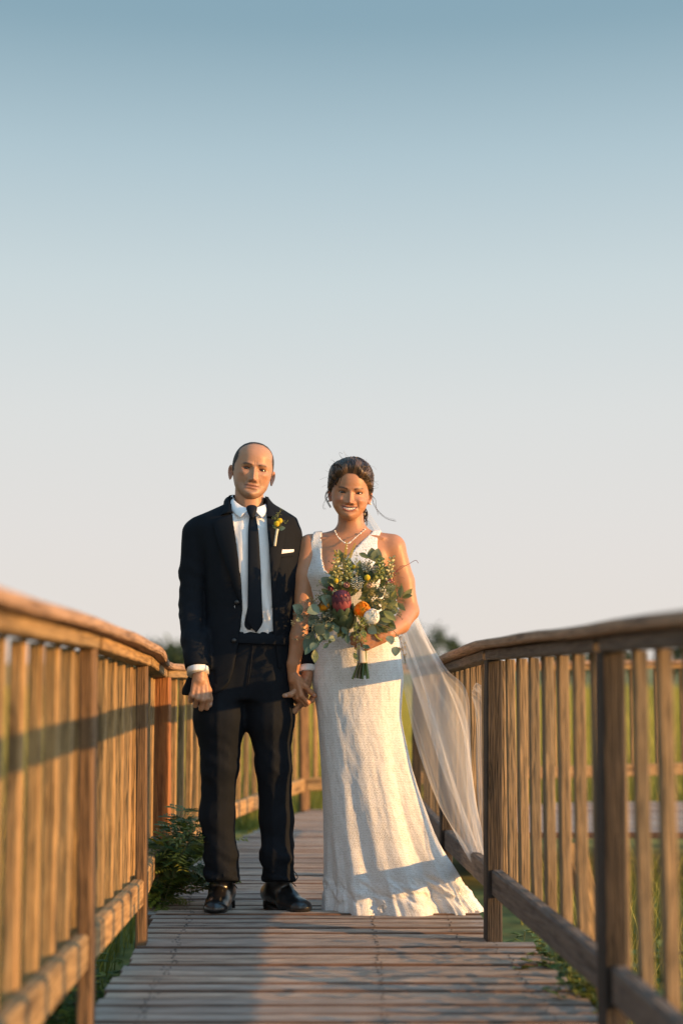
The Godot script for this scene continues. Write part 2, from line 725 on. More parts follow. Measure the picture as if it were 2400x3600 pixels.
func edge_x(posts: Array, z: float) -> float:
	for i in posts.size() - 1:
		if z <= posts[i].z and z >= posts[i + 1].z:
			return lerpf(posts[i].x, posts[i + 1].x, (z - posts[i].z) / (posts[i + 1].z - posts[i].z))
	return posts[0].x if z > posts[0].z else posts[-1].x

func boardwalk() -> void:
	var walk := Node3D.new()
	walk.name = "boardwalk"
	add_child(walk)
	walk.set_meta("kind", "structure")
	walk.set_meta("label", "weathered timber boardwalk of cross boards between two railings")
	# a board's cross section in (z, y): rounded, slightly cupped top
	var variants := []
	for k in 8:
		var rr := RandomNumberGenerator.new()
		rr.seed = 300 + k
		var hw := 0.0385 + rr.randf_range(-0.001, 0.001)
		var cup := rr.randf_range(0.0006, 0.002)
		var prof := [Vector2(-hw, -0.038), Vector2(hw, -0.038), Vector2(hw, -0.008), Vector2(hw - 0.002, -0.0025), Vector2(hw - 0.008, 0.0), Vector2(hw * 0.5, -cup * 0.75), Vector2(0, -cup), Vector2(-hw * 0.5, -cup * 0.75), Vector2(-hw + 0.008, 0.0), Vector2(-hw + 0.002, -0.0025), Vector2(-hw, -0.008)]
		var mb := MB.new()
		var pts := []
		for s in 7:
			pts.append(Vector3(-0.5 + s / 6.0, rr.randf_range(-0.0008, 0.0008), rr.randf_range(-0.001, 0.001)))
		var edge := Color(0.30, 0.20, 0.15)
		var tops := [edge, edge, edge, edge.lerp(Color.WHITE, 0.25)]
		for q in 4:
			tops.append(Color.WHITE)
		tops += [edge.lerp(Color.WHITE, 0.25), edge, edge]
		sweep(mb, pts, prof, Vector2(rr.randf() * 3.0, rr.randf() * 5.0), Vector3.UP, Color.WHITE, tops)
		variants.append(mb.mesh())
	var rng := RandomNumberGenerator.new()
	rng.seed = 11
	var z := 4.6
	var nail_at := []
	while z > -5.2:
		var lx := -0.672
		var rx := 0.70
		if z < 0.72 and z > 0.08:
			lx = -0.70
			rx = 0.525
		elif z <= 0.08:
			lx = -0.76
			rx = 0.50
		if z > 0.68:
			rx = 0.64 + 0.06 * clampf((z - 0.68) / 1.0, 0, 1)
		if z < -1.2:
			lx = edge_x(LEFT_POSTS, z) + 0.02
		if z < -3.1:
			rx = 2.9
			if z < -4.5:
				lx = lerpf(-0.2, 2.2, (-4.5 - z) / 0.75)
		lx += rng.randf_range(-0.012, 0.012)
		rx += rng.randf_range(-0.012, 0.012)
		var b := Basis(Vector3.RIGHT, deg_to_rad(rng.randf_range(-1.2, 1.6))) * Basis(Vector3.UP, rng.randf_range(-0.004, 0.004))
		b = b * Basis.from_scale(Vector3(rx - lx, 1, 1))
		var y := deck_y(z) + rng.randf_range(-0.0032, 0.0032)
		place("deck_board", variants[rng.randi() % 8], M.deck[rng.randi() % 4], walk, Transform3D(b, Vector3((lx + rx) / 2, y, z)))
		if z > -1.5:
			for nx in [lx + 0.13, lx + 0.14, 0.115, 0.118, rx - 0.13]:
				for s in [-0.018, 0.018]:
					nail_at.append(Vector3(nx + rng.randf_range(-0.008, 0.008), y + 0.0005, z + s + rng.randf_range(-0.006, 0.006)))
		z -= 0.0885 + rng.randf_range(0.0, 0.003)
	var nm := MB.new()
	for p in nail_at:
		tube(nm, [p - Vector3(0, 0.004, 0), p], [0.0038], 6)
	var no := part("nail_heads", nm, M.iron, walk)
	no.set_meta("kind", "stuff")
	# joists and posts under the deck
	for x in [-0.60, 0.02, 0.45]:
		var mb := MB.new()
		sweep(mb, [Vector3(x, -0.13, 3.5), Vector3(x, -0.135, 0.7), Vector3(x, -0.19, -1.0), Vector3(x, -0.19, -3.0)], rect(0.04, 0.14))
		part("joist", mb, M.gray, walk)

# ---------------------------------------------------------------- railings
func railings() -> void:
	bays("wooden_railing", LEFT_POSTS, 0.198, -1.0, "sunlit golden wooden railing on the groom's side, running behind the couple to the right", 21)
	bays("wooden_railing", RIGHT_POSTS, 0.212, 1.0, "shaded grey brown wooden railing on the bride's side with the veil blown through it", 34)

func bays(called: String, posts: Array, pitch: float, side: float, label: String, seed_: int) -> void:
	var rng := RandomNumberGenerator.new()
	rng.seed = seed_
	var t := thing(called, label, "railing", Vector3(posts[1].x, 0, posts[1].z), "railings along the boardwalk")
	var sticks := []
	for k in 5:
		var mb := MB.new()
		sweep(mb, [Vector3(0, 0, 0), Vector3(rng.randf_range(-0.002, 0.002), 0.4, rng.randf_range(-0.002, 0.002)), Vector3(0, 0.8, 0)], rect(0.033, 0.031, 0.004), Vector2(rng.randf() * 4, rng.randf() * 4), Vector3.BACK)
		sticks.append(mb.mesh())
	var drop := 0.78
	for i in posts.size():
		var p: Vector3 = posts[i]
		var dir: Vector3 = ((posts[mini(i + 1, posts.size() - 1)] as Vector3) - (posts[maxi(i - 1, 0)] as Vector3))
		dir = Vector3(dir.x, 0, dir.z).normalized()
		var cedar := side < 0 and i == 3
		var mb := MB.new()
		var foot := -0.55
		var lean := 0.012 * side
		sweep(mb, [Vector3(p.x - lean * 1.5, foot, p.z), Vector3(p.x, p.y - 0.0705, p.z)], rect(0.082 if not cedar else 0.092, (0.036 if side < 0 else 0.054) if not cedar else 0.088, 0.005), Vector2(rng.randf() * 4, rng.randf() * 4), dir.cross(Vector3.UP))
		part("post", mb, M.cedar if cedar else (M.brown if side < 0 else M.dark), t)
	for i in posts.size() - 1:
		var a: Vector3 = posts[i]
		var b: Vector3 = posts[i + 1]
		var flat := Vector3(b.x - a.x, 0, b.z - a.z)
		var dir := flat.normalized()
		var out := dir.cross(Vector3.UP)            # to the right of the way from near to far
		if out.dot(Vector3(side, 0, 0)) < 0 and i < 6:
			out = -out
		elif i >= 6:
			out = dir.cross(Vector3.UP) * (-1.0)
			out = out if out.z < 0 else -out
		var inn := -out * 0.022
		var g0 := dir * 0.024
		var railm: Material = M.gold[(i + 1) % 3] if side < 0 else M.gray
		var mb := MB.new()
		sweep(mb, [a + g0 - Vector3(0, 0.053, 0) , b - g0 - Vector3(0, 0.053, 0)], rect(0.066, 0.034, 0.004), Vector2(rng.randf() * 4, rng.randf() * 4))
		part("top_rail", mb, railm, t)
		mb = MB.new()
		var lo := Vector3(0, drop + 0.0445, 0)
		sweep(mb, [a + g0 - lo, b - g0 - lo], rect(0.04, 0.089, 0.007), Vector2(rng.randf() * 4, rng.randf() * 4))
		part("bottom_rail", mb, railm, t)
		var n := int(round(flat.length() / pitch))
		for k in n:
			var s := (k + 0.5) / n
			var c := a.lerp(b, s) + out * 0.036
			if side > 0:
				c -= dir * 0.028
			var bottom := c.y - drop - 0.08
			var xf := Transform3D(Basis(Vector3.UP, atan2(-dir.z, dir.x) + rng.randf_range(-0.09, 0.09)) * Basis(Vector3.FORWARD, rng.randf_range(-0.006, 0.006)), Vector3(c.x, bottom, c.z))
			xf.basis = xf.basis * Basis.from_scale(Vector3(1, (c.y - 0.070 - bottom) / 0.8, 1))
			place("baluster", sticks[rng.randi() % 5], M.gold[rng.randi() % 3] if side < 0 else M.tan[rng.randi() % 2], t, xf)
	# cap boards laid over the posts, each bent along its run
	var run := curve(posts, 6)
	var cuts: Array = [0, 12, 21, 33, run.size() - 1] if side < 0 else [0, 9, 18, run.size() - 1]
	for q in cuts.size() - 1:
		var pts := []
		for k in range(cuts[q], cuts[q + 1] + 1):
			var p: Vector3 = run[k]
			pts.append(p + Vector3(0, -0.020 + 0.002 * sin(k * 1.7), 0))
		var d0: Vector3 = (pts[1] - pts[0]).normalized() * 0.0025
		pts[0] += d0
		var mb := MB.new()
		sweep(mb, pts, rect(0.138, 0.027, 0.006), Vector2(rng.randf() * 4, rng.randf() * 4))
		part("rail_cap", mb, M.cap, t)

# ---------------------------------------------------------------- far trees
func far_trees() -> void:
	var rng := RandomNumberGenerator.new()
	rng.seed = 8
	var leaf := mat(Color(0.035, 0.06, 0.022), 0.8)
	var bark := mat(Color(0.10, 0.075, 0.055), 0.9)
	var list := [[6.9, -112.0, 3.9, 2.6, "large round dark green tree on the horizon right of the bride"], [9.9, -122.0, 3.3, 0.9, "small pointed tree just right of the round tree on the horizon"], [13.2, -130.0, 2.4, 1.7, "low bushy tree on the horizon behind the bride's railing"]]
	list.append([-9.7, -88.0, 1.9, 2.1, "bushy tree of the dark tree line on the horizon, half behind the man's sleeve"])
	list.append([-12.6, -96.0, 2.1, 2.2, "bushy dark tree on the horizon just left of the man's hanging arm"])
	list.append([-15.8, -92.0, 1.8, 2.0, "low dark tree on the horizon above the sunlit railing's cap"])
	for k in 5:
		list.append([19.5 + k * 5.3, -118.0 - 7.0 * (k % 2), 2.1 + 0.3 * (k % 3), 2.6, ["tree of the far tree line seen through the shaded railing, nearest the small pointed tree", "broad far tree seen through the second gap of the shaded railing", "far tree line tree behind the shaded railing's middle bay", "far tree behind the shaded railing's nearest post", "far tree at the right edge of the view behind the railing"][k]])
	for e in list:
		var at := Vector3(e[0], ground_y(Vector2(e[0], e[1])), e[1])
		var t := thing("tree", e[4], "tree", at, "trees along the marsh horizon")
		var hh: float = e[2] + 0.9
		var rr: float = e[3]
		var tb := MB.new()
		tube(tb, curve([at, at + Vector3(0.1, hh * 0.3, 0), at + Vector3(-0.1, hh * 0.6, 0.1)], 3), [0.20, 0.17, 0.15, 0.13, 0.11, 0.09, 0.07], 7)
		for q in 4:
			var a := TAU * q / 4 + 0.4
			tube(tb, [at + Vector3(0, hh * (0.25 + 0.07 * q), 0), at + Vector3(cos(a) * rr * 0.6, hh * 0.68, sin(a) * rr * 0.6)], [0.09, 0.03], 5)
		part("trunk", tb, bark, t)
		var cb := MB.new()
		var clumps := []
		for q in 26:
			var dv := Vector3(rng.randf_range(-1, 1), rng.randf_range(-0.75, 1), rng.randf_range(-1, 1))
			if dv.length() > 1.0:
				dv = dv.normalized() * 0.95
			clumps.append(at + Vector3(0, hh * 0.56, 0) + dv * Vector3(rr * 0.8, hh * 0.36, rr * 0.8))
		for c in clumps:
			for q in 60:
				var dv := Vector3(rng.randfn(), rng.randfn(), rng.randfn()) * rr * 0.16
				var p: Vector3 = c + dv
				var sd := Vector3(rng.randf_range(-1, 1), rng.randf_range(-1, 1), rng.randf_range(-1, 1)).normalized() * 0.16
				var up := sd.cross(Vector3(rng.randf_range(-1, 1), 0.3, rng.randf_range(-1, 1)).normalized()).normalized() * 0.11
				var b := cb.v.size()
				for w in [p - sd, p + up, p + sd, p - up]:
					cb.vert(w)
				cb.quad(b, b + 1, b + 2, b + 3)
		part("crown", cb, leaf, t)

# ---------------------------------------------------------------- heads and hands
# A head in its own axes: chin at y 0, crown at top, face towards +z. Rows [y, half width, depth of the face, depth of the back].
class Head:
	var rows: Array
	var top := 0.236
	var bumps: Array = []        # [x, y, spread x, spread y, height]
	var nose: Array = []         # rows [y, height, spread], from the root down
	var eye := Vector2(0.0315, 0.118)
	var lid := Vector2(0.0145, 0.0050)
	var slant := 0.0
	var mouth_y := 0.051
	var mouth_open := 0.0
	var mouth_half := 0.026
	var mouth_bow := 0.0
	var ex := 2.3
	func lid_at(x: float, y: float) -> float:      # below 1 inside the opening of the eye
		var u := (absf(x) - eye.x) / lid.x
		var w := (y - eye.y - slant * u) / lid.y
		var room := 1.0 - u * u
		if room <= 0.02:
			return 9.0
		return absf(w) / (room if w < 0.0 else sqrt(room))
	func slot_at(x: float, y: float) -> float:
		if mouth_open <= 0.0:
			return 9.0
		var u := x / mouth_half
		if absf(u) >= 0.97:
			return 9.0
		var line := mouth_y + mouth_bow * x * x
		var q := y - line
		return q / (mouth_open * 0.25 * sqrt(1.0 - u * u)) if q > 0.0 else -q / (mouth_open * (1.0 - u * u))
	func pt(y: float, ang: float, holes := true) -> Vector3:
		var g := Field.row_at(rows, y)
		var zc := g[2] + (g[1] - g[2]) * 0.45
		var s := sin(ang)
		var c := cos(ang)
		var x := g[0] * signf(s) * pow(absf(s), 2.0 / ex)
		var z := zc + (g[1] - zc if c > 0.0 else zc - g[2]) * signf(c) * pow(absf(c), 2.0 / ex)
		var w := smoothstep(0.05, 0.55, c)
		if w <= 0.0:
			return Vector3(x, y, z)
		var dz := 0.0
		for b in bumps:
			var px: float = (x - b[0]) / b[2]
			var py: float = (y - b[1]) / b[3]
			var q := px * px + py * py
			if q < 9.0:
				dz += b[4] * exp(-q)
		if y < nose[0][0] and y > nose[-1][0]:
			var r := Field.row_at(nose, y)
			dz += r[0] * exp(-(x * x) / (r[1] * r[1]))
		if holes:
			var e := lid_at(x, y)
			if e < 1.25:
				dz -= 0.0075 * smoothstep(1.2, 0.9, e)
			var o := slot_at(x, y)
			if o < 1.2:
				dz -= 0.010 * smoothstep(1.15, 0.8, o)
		return Vector3(x, y, z + dz * w)

func bell(x: float, s: float) -> float:
	return exp(-(x * x) / (s * s))

# the head's skin; shift moves each point along the ray from the head's axis and returns NAN where there is nothing
func head_skin(mb: MB, hd: Head, xf: Transform3D, paint: Callable, ny := 118, na := 132, shift = null) -> void:
	var i0 := mb.ix.size()
	var first := mb.v.size()
	var bottom: float = hd.rows[-1][0]
	var good := PackedByteArray()
	for j in ny + 1:
		var t := float(j) / ny
		var y := lerpf(hd.top - 0.0002, bottom, pow(t, 1.35) if t < 0.35 else lerpf(pow(0.35, 1.35), 1.0, (t - 0.35) / 0.65))
		for i in na:
			var a := TAU * (float(i) / na - 0.5)
			var ang := a - 0.5 * sin(a)
			var p := hd.pt(y, ang)
			var ok := 1
			if shift != null:
				var dd: float = shift.call(p, ang)
				if is_nan(dd):
					ok = 0
					dd = -0.004
				var away := Vector3(p.x, (p.y - hd.top * 0.55) * 0.9, p.z + 0.01).normalized()
				p += away * dd
			good.append(ok)
			mb.vert(xf * p, Vector2(ang * 0.1, y), paint.call(p, ang))
	for j in ny:
		for i in na:
			var t := (i + 1) % na
			var q := [j * na + i, j * na + t, (j + 1) * na + t, (j + 1) * na + i]
			if shift != null and good[q[0]] + good[q[1]] + good[q[2]] + good[q[3]] == 0:
				continue
			mb.quad(first + q[0], first + q[1], first + q[2], first + q[3])
	if shift == null:
		var m := mb.vert(xf * Vector3(0, bottom - 0.002, 0.05), Vector2.ZERO, paint.call(Vector3(0, bottom, 0.05), 0.0))
		for i in na:
			mb.tri(m, first + ny * na + i, first + ny * na + (i + 1) % na)
	mb.orient(i0)

func eyeball(hd: Head, xf: Transform3D, side: float, iris: Color, look: Vector3) -> MB:
	var mb := MB.new()
	var lo := -1.2
	var best := 0.0
	for k in 60:                       # the angle at which the head's surface passes the eye
		var a := lerpf(0.0, 1.2, k / 59.0)
		if absf(hd.pt(hd.eye.y, a, false).x - hd.eye.x) < absf(hd.pt(hd.eye.y, best, false).x - hd.eye.x):
			best = a
	var s := hd.pt(hd.eye.y, best, false)
	var c := Vector3(side * hd.eye.x, hd.eye.y, s.z - 0.0118)
	var fw := look.normalized()
	var rt := Vector3.UP.cross(fw).normalized()
	var up := fw.cross(rt)
	var r := 0.0120
	var i0 := mb.ix.size()
	for j in 15:
		var u := PI * 0.62 * j / 14.0
		var col := Color(0.38, 0.32, 0.29)
		var off := sin(u) * r
		if off < 0.0026:
			col = Color(0.006, 0.005, 0.005)
		elif off < 0.0068:
			col = iris
		for i in 20:
			var w := TAU * i / 20.0
			mb.vert(xf * (c + fw * cos(u) * r + (rt * cos(w) + up * sin(w)) * off), Vector2.ZERO, col)
	for j in 14:
		for i in 20:
			var t := (i + 1) % 20
			mb.quad(j * 20 + i, j * 20 + t, (j + 1) * 20 + t, (j + 1) * 20 + i)
	mb.orient(i0)
	return mb

func ear(mb: MB, xf: Transform3D, side: float, at: Vector3, size: Vector2, out_deg: float, col: Color, inner: Color) -> void:
	var i0 := mb.ix.size()
	var first := mb.v.size()
	var o := deg_to_rad(out_deg)
	var nn := Vector3(side * cos(o), 0, sin(o))
	var back := Vector3(side * sin(o), 0, -cos(o))
	var nr := 7
	var nt := 22
	for face in 2:
		for j in nr + 1:
			var rho := float(j) / nr
			for i in nt:
				var a := TAU * i / nt
				var u := cos(a)
				var w := sin(a)
				var egg := 1.0 + 0.22 * w - 0.10 * absf(w) * (1.0 if w < 0.0 else 0.0)
				var p := back * (u * rho * size.x * egg + size.x * 0.25 * w) + Vector3(0, w * rho * size.y, 0)
				var hgt := 0.0
				if face == 0:
					hgt = 0.0035 * bell(rho - 0.88, 0.13) - 0.0075 * bell(rho - 0.15, 0.42) * (1.0 if w > -0.75 else 0.3) + 0.002 * bell(rho - 0.58, 0.12)
				else:
					hgt = -0.0045 * sqrt(maxf(0.0, 1.0 - rho * rho)) - 0.001
				mb.vert(xf * (at + p + nn * hgt), Vector2.ZERO, col.lerp(inner, bell(rho - 0.2, 0.45) if face == 0 else 0.0))
	for face in 2:
		for j in nr:
			for i in nt:
				var t := (i + 1) % nt
				var b := first + face * (nr + 1) * nt
				if face == 0:
					mb.quad(b + j * nt + i, b + j * nt + t, b + (j + 1) * nt + t, b + (j + 1) * nt + i)
				else:
					mb.quad(b + j * nt + i, b + (j + 1) * nt + i, b + (j + 1) * nt + t, b + j * nt + t)
	for i in nt:
		var t := (i + 1) % nt
		var b := first + nr * nt
		var c := first + (nr + 1) * nt + nr * nt
		mb.quad(b + i, b + t, c + t, c + i)
	mb.orient(i0)

# A hand: wrist at the origin, fingers along +y, back of the hand towards +z, thumb on the mirror * x side. bend: four times [knuckle, middle, end] in degrees.
func hand(mb: MB, xf: Transform3D, mirror: float, s: float, bend: Array, thumb: Array, skin: Color, spread := 4.0) -> void:
	var mcp := [Vector3(0.030, 0.090, 0.0), Vector3(0.0105, 0.095, 0.003), Vector3(-0.0105, 0.090, 0.002), Vector3(-0.029, 0.081, -0.002)]
	var lens_ := [[0.043, 0.025, 0.019], [0.047, 0.029, 0.020], [0.044, 0.027, 0.020], [0.035, 0.020, 0.018]]
	var rads := [0.0092, 0.0094, 0.0089, 0.0080]
	var bones := []
	var nails := []
	for k in 4:
		var m: Vector3 = mcp[k]
		bones.append([Vector3(m.x * 0.55, 0.004, 0.0), m, 0.0135, rads[k] + 0.0018])
		var a := 0.0
		var sp := deg_to_rad(spread * (1.5 - k))
		var p := m
		for q in 3:
			a += deg_to_rad(bend[k][q])
			var dir := Vector3(sin(sp) * cos(a), cos(sp) * cos(a), -sin(a))
			var e: Vector3 = p + dir * lens_[k][q]
			bones.append([p, e, rads[k] - 0.0006 * q, rads[k] - 0.0006 * (q + 1)])
			if q == 2:
				var nrm := Vector3(0, sin(a), cos(a))
				nails.append(e - dir * 0.004 + nrm * rads[k] * 0.9)
			p = e
	bones.append([Vector3(-0.012, 0.012, -0.008), Vector3(-0.020, 0.06, -0.008), 0.014, 0.012])
	bones.append([Vector3(0, -0.022, 0), Vector3(0, 0.02, -0.001), 0.0215, 0.0245])
	# thumb [abduction, flexion, bend of the last joints]
	var ab := deg_to_rad(thumb[0])
	var fl := deg_to_rad(thumb[1])
	var p := Vector3(0.020, 0.018, -0.008)
	for q in 3:
		var dir := Vector3(sin(ab) * cos(fl), cos(ab) * cos(fl), -sin(fl))
		var e: Vector3 = p + dir * [0.043, 0.033, 0.026][q]
		bones.append([p, e, [0.0150, 0.0118, 0.0105][q], [0.0118, 0.0105, 0.0088][q]])
		if q == 2:
			nails.append(e - dir * 0.005 + Vector3(cos(ab) * 0.4, -sin(ab) * 0.4, cos(fl)).normalized() * 0.009)
		p = e
		ab -= deg_to_rad(thumb[2])
		fl += deg_to_rad(thumb[3])
	var lo := Vector3(9, 9, 9)
	var hi := -lo
	var put := []
	for b in bones:
		var q0: Vector3 = xf * (Vector3(b[0].x * mirror, b[0].y, b[0].z) * s)
		var q1: Vector3 = xf * (Vector3(b[1].x * mirror, b[1].y, b[1].z) * s)
		lo = lo.min(q0).min(q1)
		hi = hi.max(q0).max(q1)
		put.append([q0, q1, b[2] * s, b[3] * s])
	var pad := Vector3(0.03, 0.03, 0.03)
	var f := Field.new(lo - pad, hi + pad, 0.0034)
	for b in put:
		f.cone(b[0], b[1], b[2], b[3], 0.0065 * s)
	var nw := nails.map(func(n): return xf * (Vector3(n.x * mirror, n.y, n.z) * s))
	f.build(mb, func(v: Vector3) -> Color:
		var c := skin
		for n in nw:
			var q: float = v.distance_to(n)
			if q < 0.0075:
				c = skin.lerp(Color(0.62, 0.44, 0.38), 0.75 * smoothstep(0.0075, 0.0045, q))
		return c * (0.94 + 0.12 * sin(v.x * 310.0 + v.y * 170.0) * sin(v.y * 260.0 + v.z * 210.0)))

func skin_mat() -> StandardMaterial3D:
	var m := mat(Color(1, 1, 1), 0.44, true)
	m.resource_name = "skin"
	m.subsurf_scatter_enabled = true
	m.subsurf_scatter_strength = 0.07
	m.metallic_specular = 0.45
	m.heightmap_enabled = true
	m.heightmap_texture = noise_tex(0.16, 21, 3, 256)
	m.heightmap_scale = 0.018
	m.uv1_triplanar = true
	m.uv1_scale = Vector3(26, 26, 26)
	return m

# upright tube of cloth from rows [y, cx, cz, rx, front, back]; dent(angle, y) moves the wall out
func drape(mb: MB, rows: Array, n: int, steps: int, dent: Callable, ucircle := 1.3, ex := 2.0) -> void:
	var i0 := mb.ix.size()
	var first := mb.v.size()
	var top: float = rows[0][0]
	var bot: float = rows[-1][0]
	for j in steps + 1:
		var y := lerpf(top, bot, float(j) / steps)
		var g := Field.row_at(rows, y)
		for i in n + 1:
			var a := TAU * i / n + PI        # the seam is at the back
			var s := sin(a)
			var c := cos(a)
			var d: Vector2 = dent.call(a, y)
			var rz: float = g[3] if c > 0 else g[4]
			var x := signf(s) * pow(absf(s), 2.0 / ex)
			var z := signf(c) * pow(absf(c), 2.0 / ex)
			var away := Vector3(x * rz, 0, z * g[2]).normalized()
			mb.vert(Vector3(g[0] + x * g[2], y + d.y, g[1] + z * rz) + away * d.x, Vector2(a / TAU * ucircle, y))
	for j in steps:
		for i in n:
			var q := first + j * (n + 1) + i
			mb.quad(q, q + 1, q + n + 2, q + n + 1)
	mb.orient(i0)

# ---------------------------------------------------------------- groom
const JACKET := [[1.600, -0.365, -0.012, 0.072, 0.060, 0.070], [1.570, -0.365, -0.012, 0.095, 0.070, 0.080], [1.540, -0.372, -0.01, 0.150, 0.085, 0.090], [1.510, -0.382, -0.005, 0.205, 0.095, 0.098], [1.47, -0.382, 0.0, 0.212, 0.112, 0.108], [1.40, -0.372, 0.0, 0.205, 0.126, 0.115], [1.30, -0.362, 0.0, 0.196, 0.132, 0.115], [1.15, -0.360, 0.005, 0.182, 0.118, 0.105], [1.05, -0.364, 0.005, 0.182, 0.116, 0.108], [0.95, -0.375, 0.0, 0.196, 0.120, 0.118], [0.86, -0.398, 0.0, 0.214, 0.124, 0.125], [0.815, -0.404, 0.0, 0.222, 0.126, 0.128]]

func front_z(rows: Array, x: float, y: float, ex := 2.2) -> float:
	var g := Field.row_at(rows, y)
	var u := clampf(absf(x - g[0]) / g[2], 0.0, 0.97)
	return g[1] + g[3] * pow(1.0 - pow(u, ex), 1.0 / ex)

func edge_at(e: Array, y: float) -> float:
	var i := 0
	while i < e.size() - 2 and y < e[i + 1].x:
		i += 1
	return lerpf(e[i].y, e[i + 1].y, clampf((y - e[i].x) / (e[i + 1].x - e[i].x), -0.5, 1.5))

const OPEN_L := [Vector2(1.60, -0.436), Vector2(1.50, -0.423), Vector2(1.406, -0.407), Vector2(1.251, -0.385), Vector2(1.148, -0.381), Vector2(1.029, -0.395), Vector2(0.91, -0.415), Vector2(0.86, -0.432), Vector2(0.83, -0.46), Vector2(0.80, -0.52)]
const OPEN_R := [Vector2(1.60, -0.300), Vector2(1.50, -0.292), Vector2(1.389, -0.279), Vector2(1.251, -0.271), Vector2(1.063, -0.264), Vector2(0.927, -0.246), Vector2(0.86, -0.225), Vector2(0.80, -0.18)]

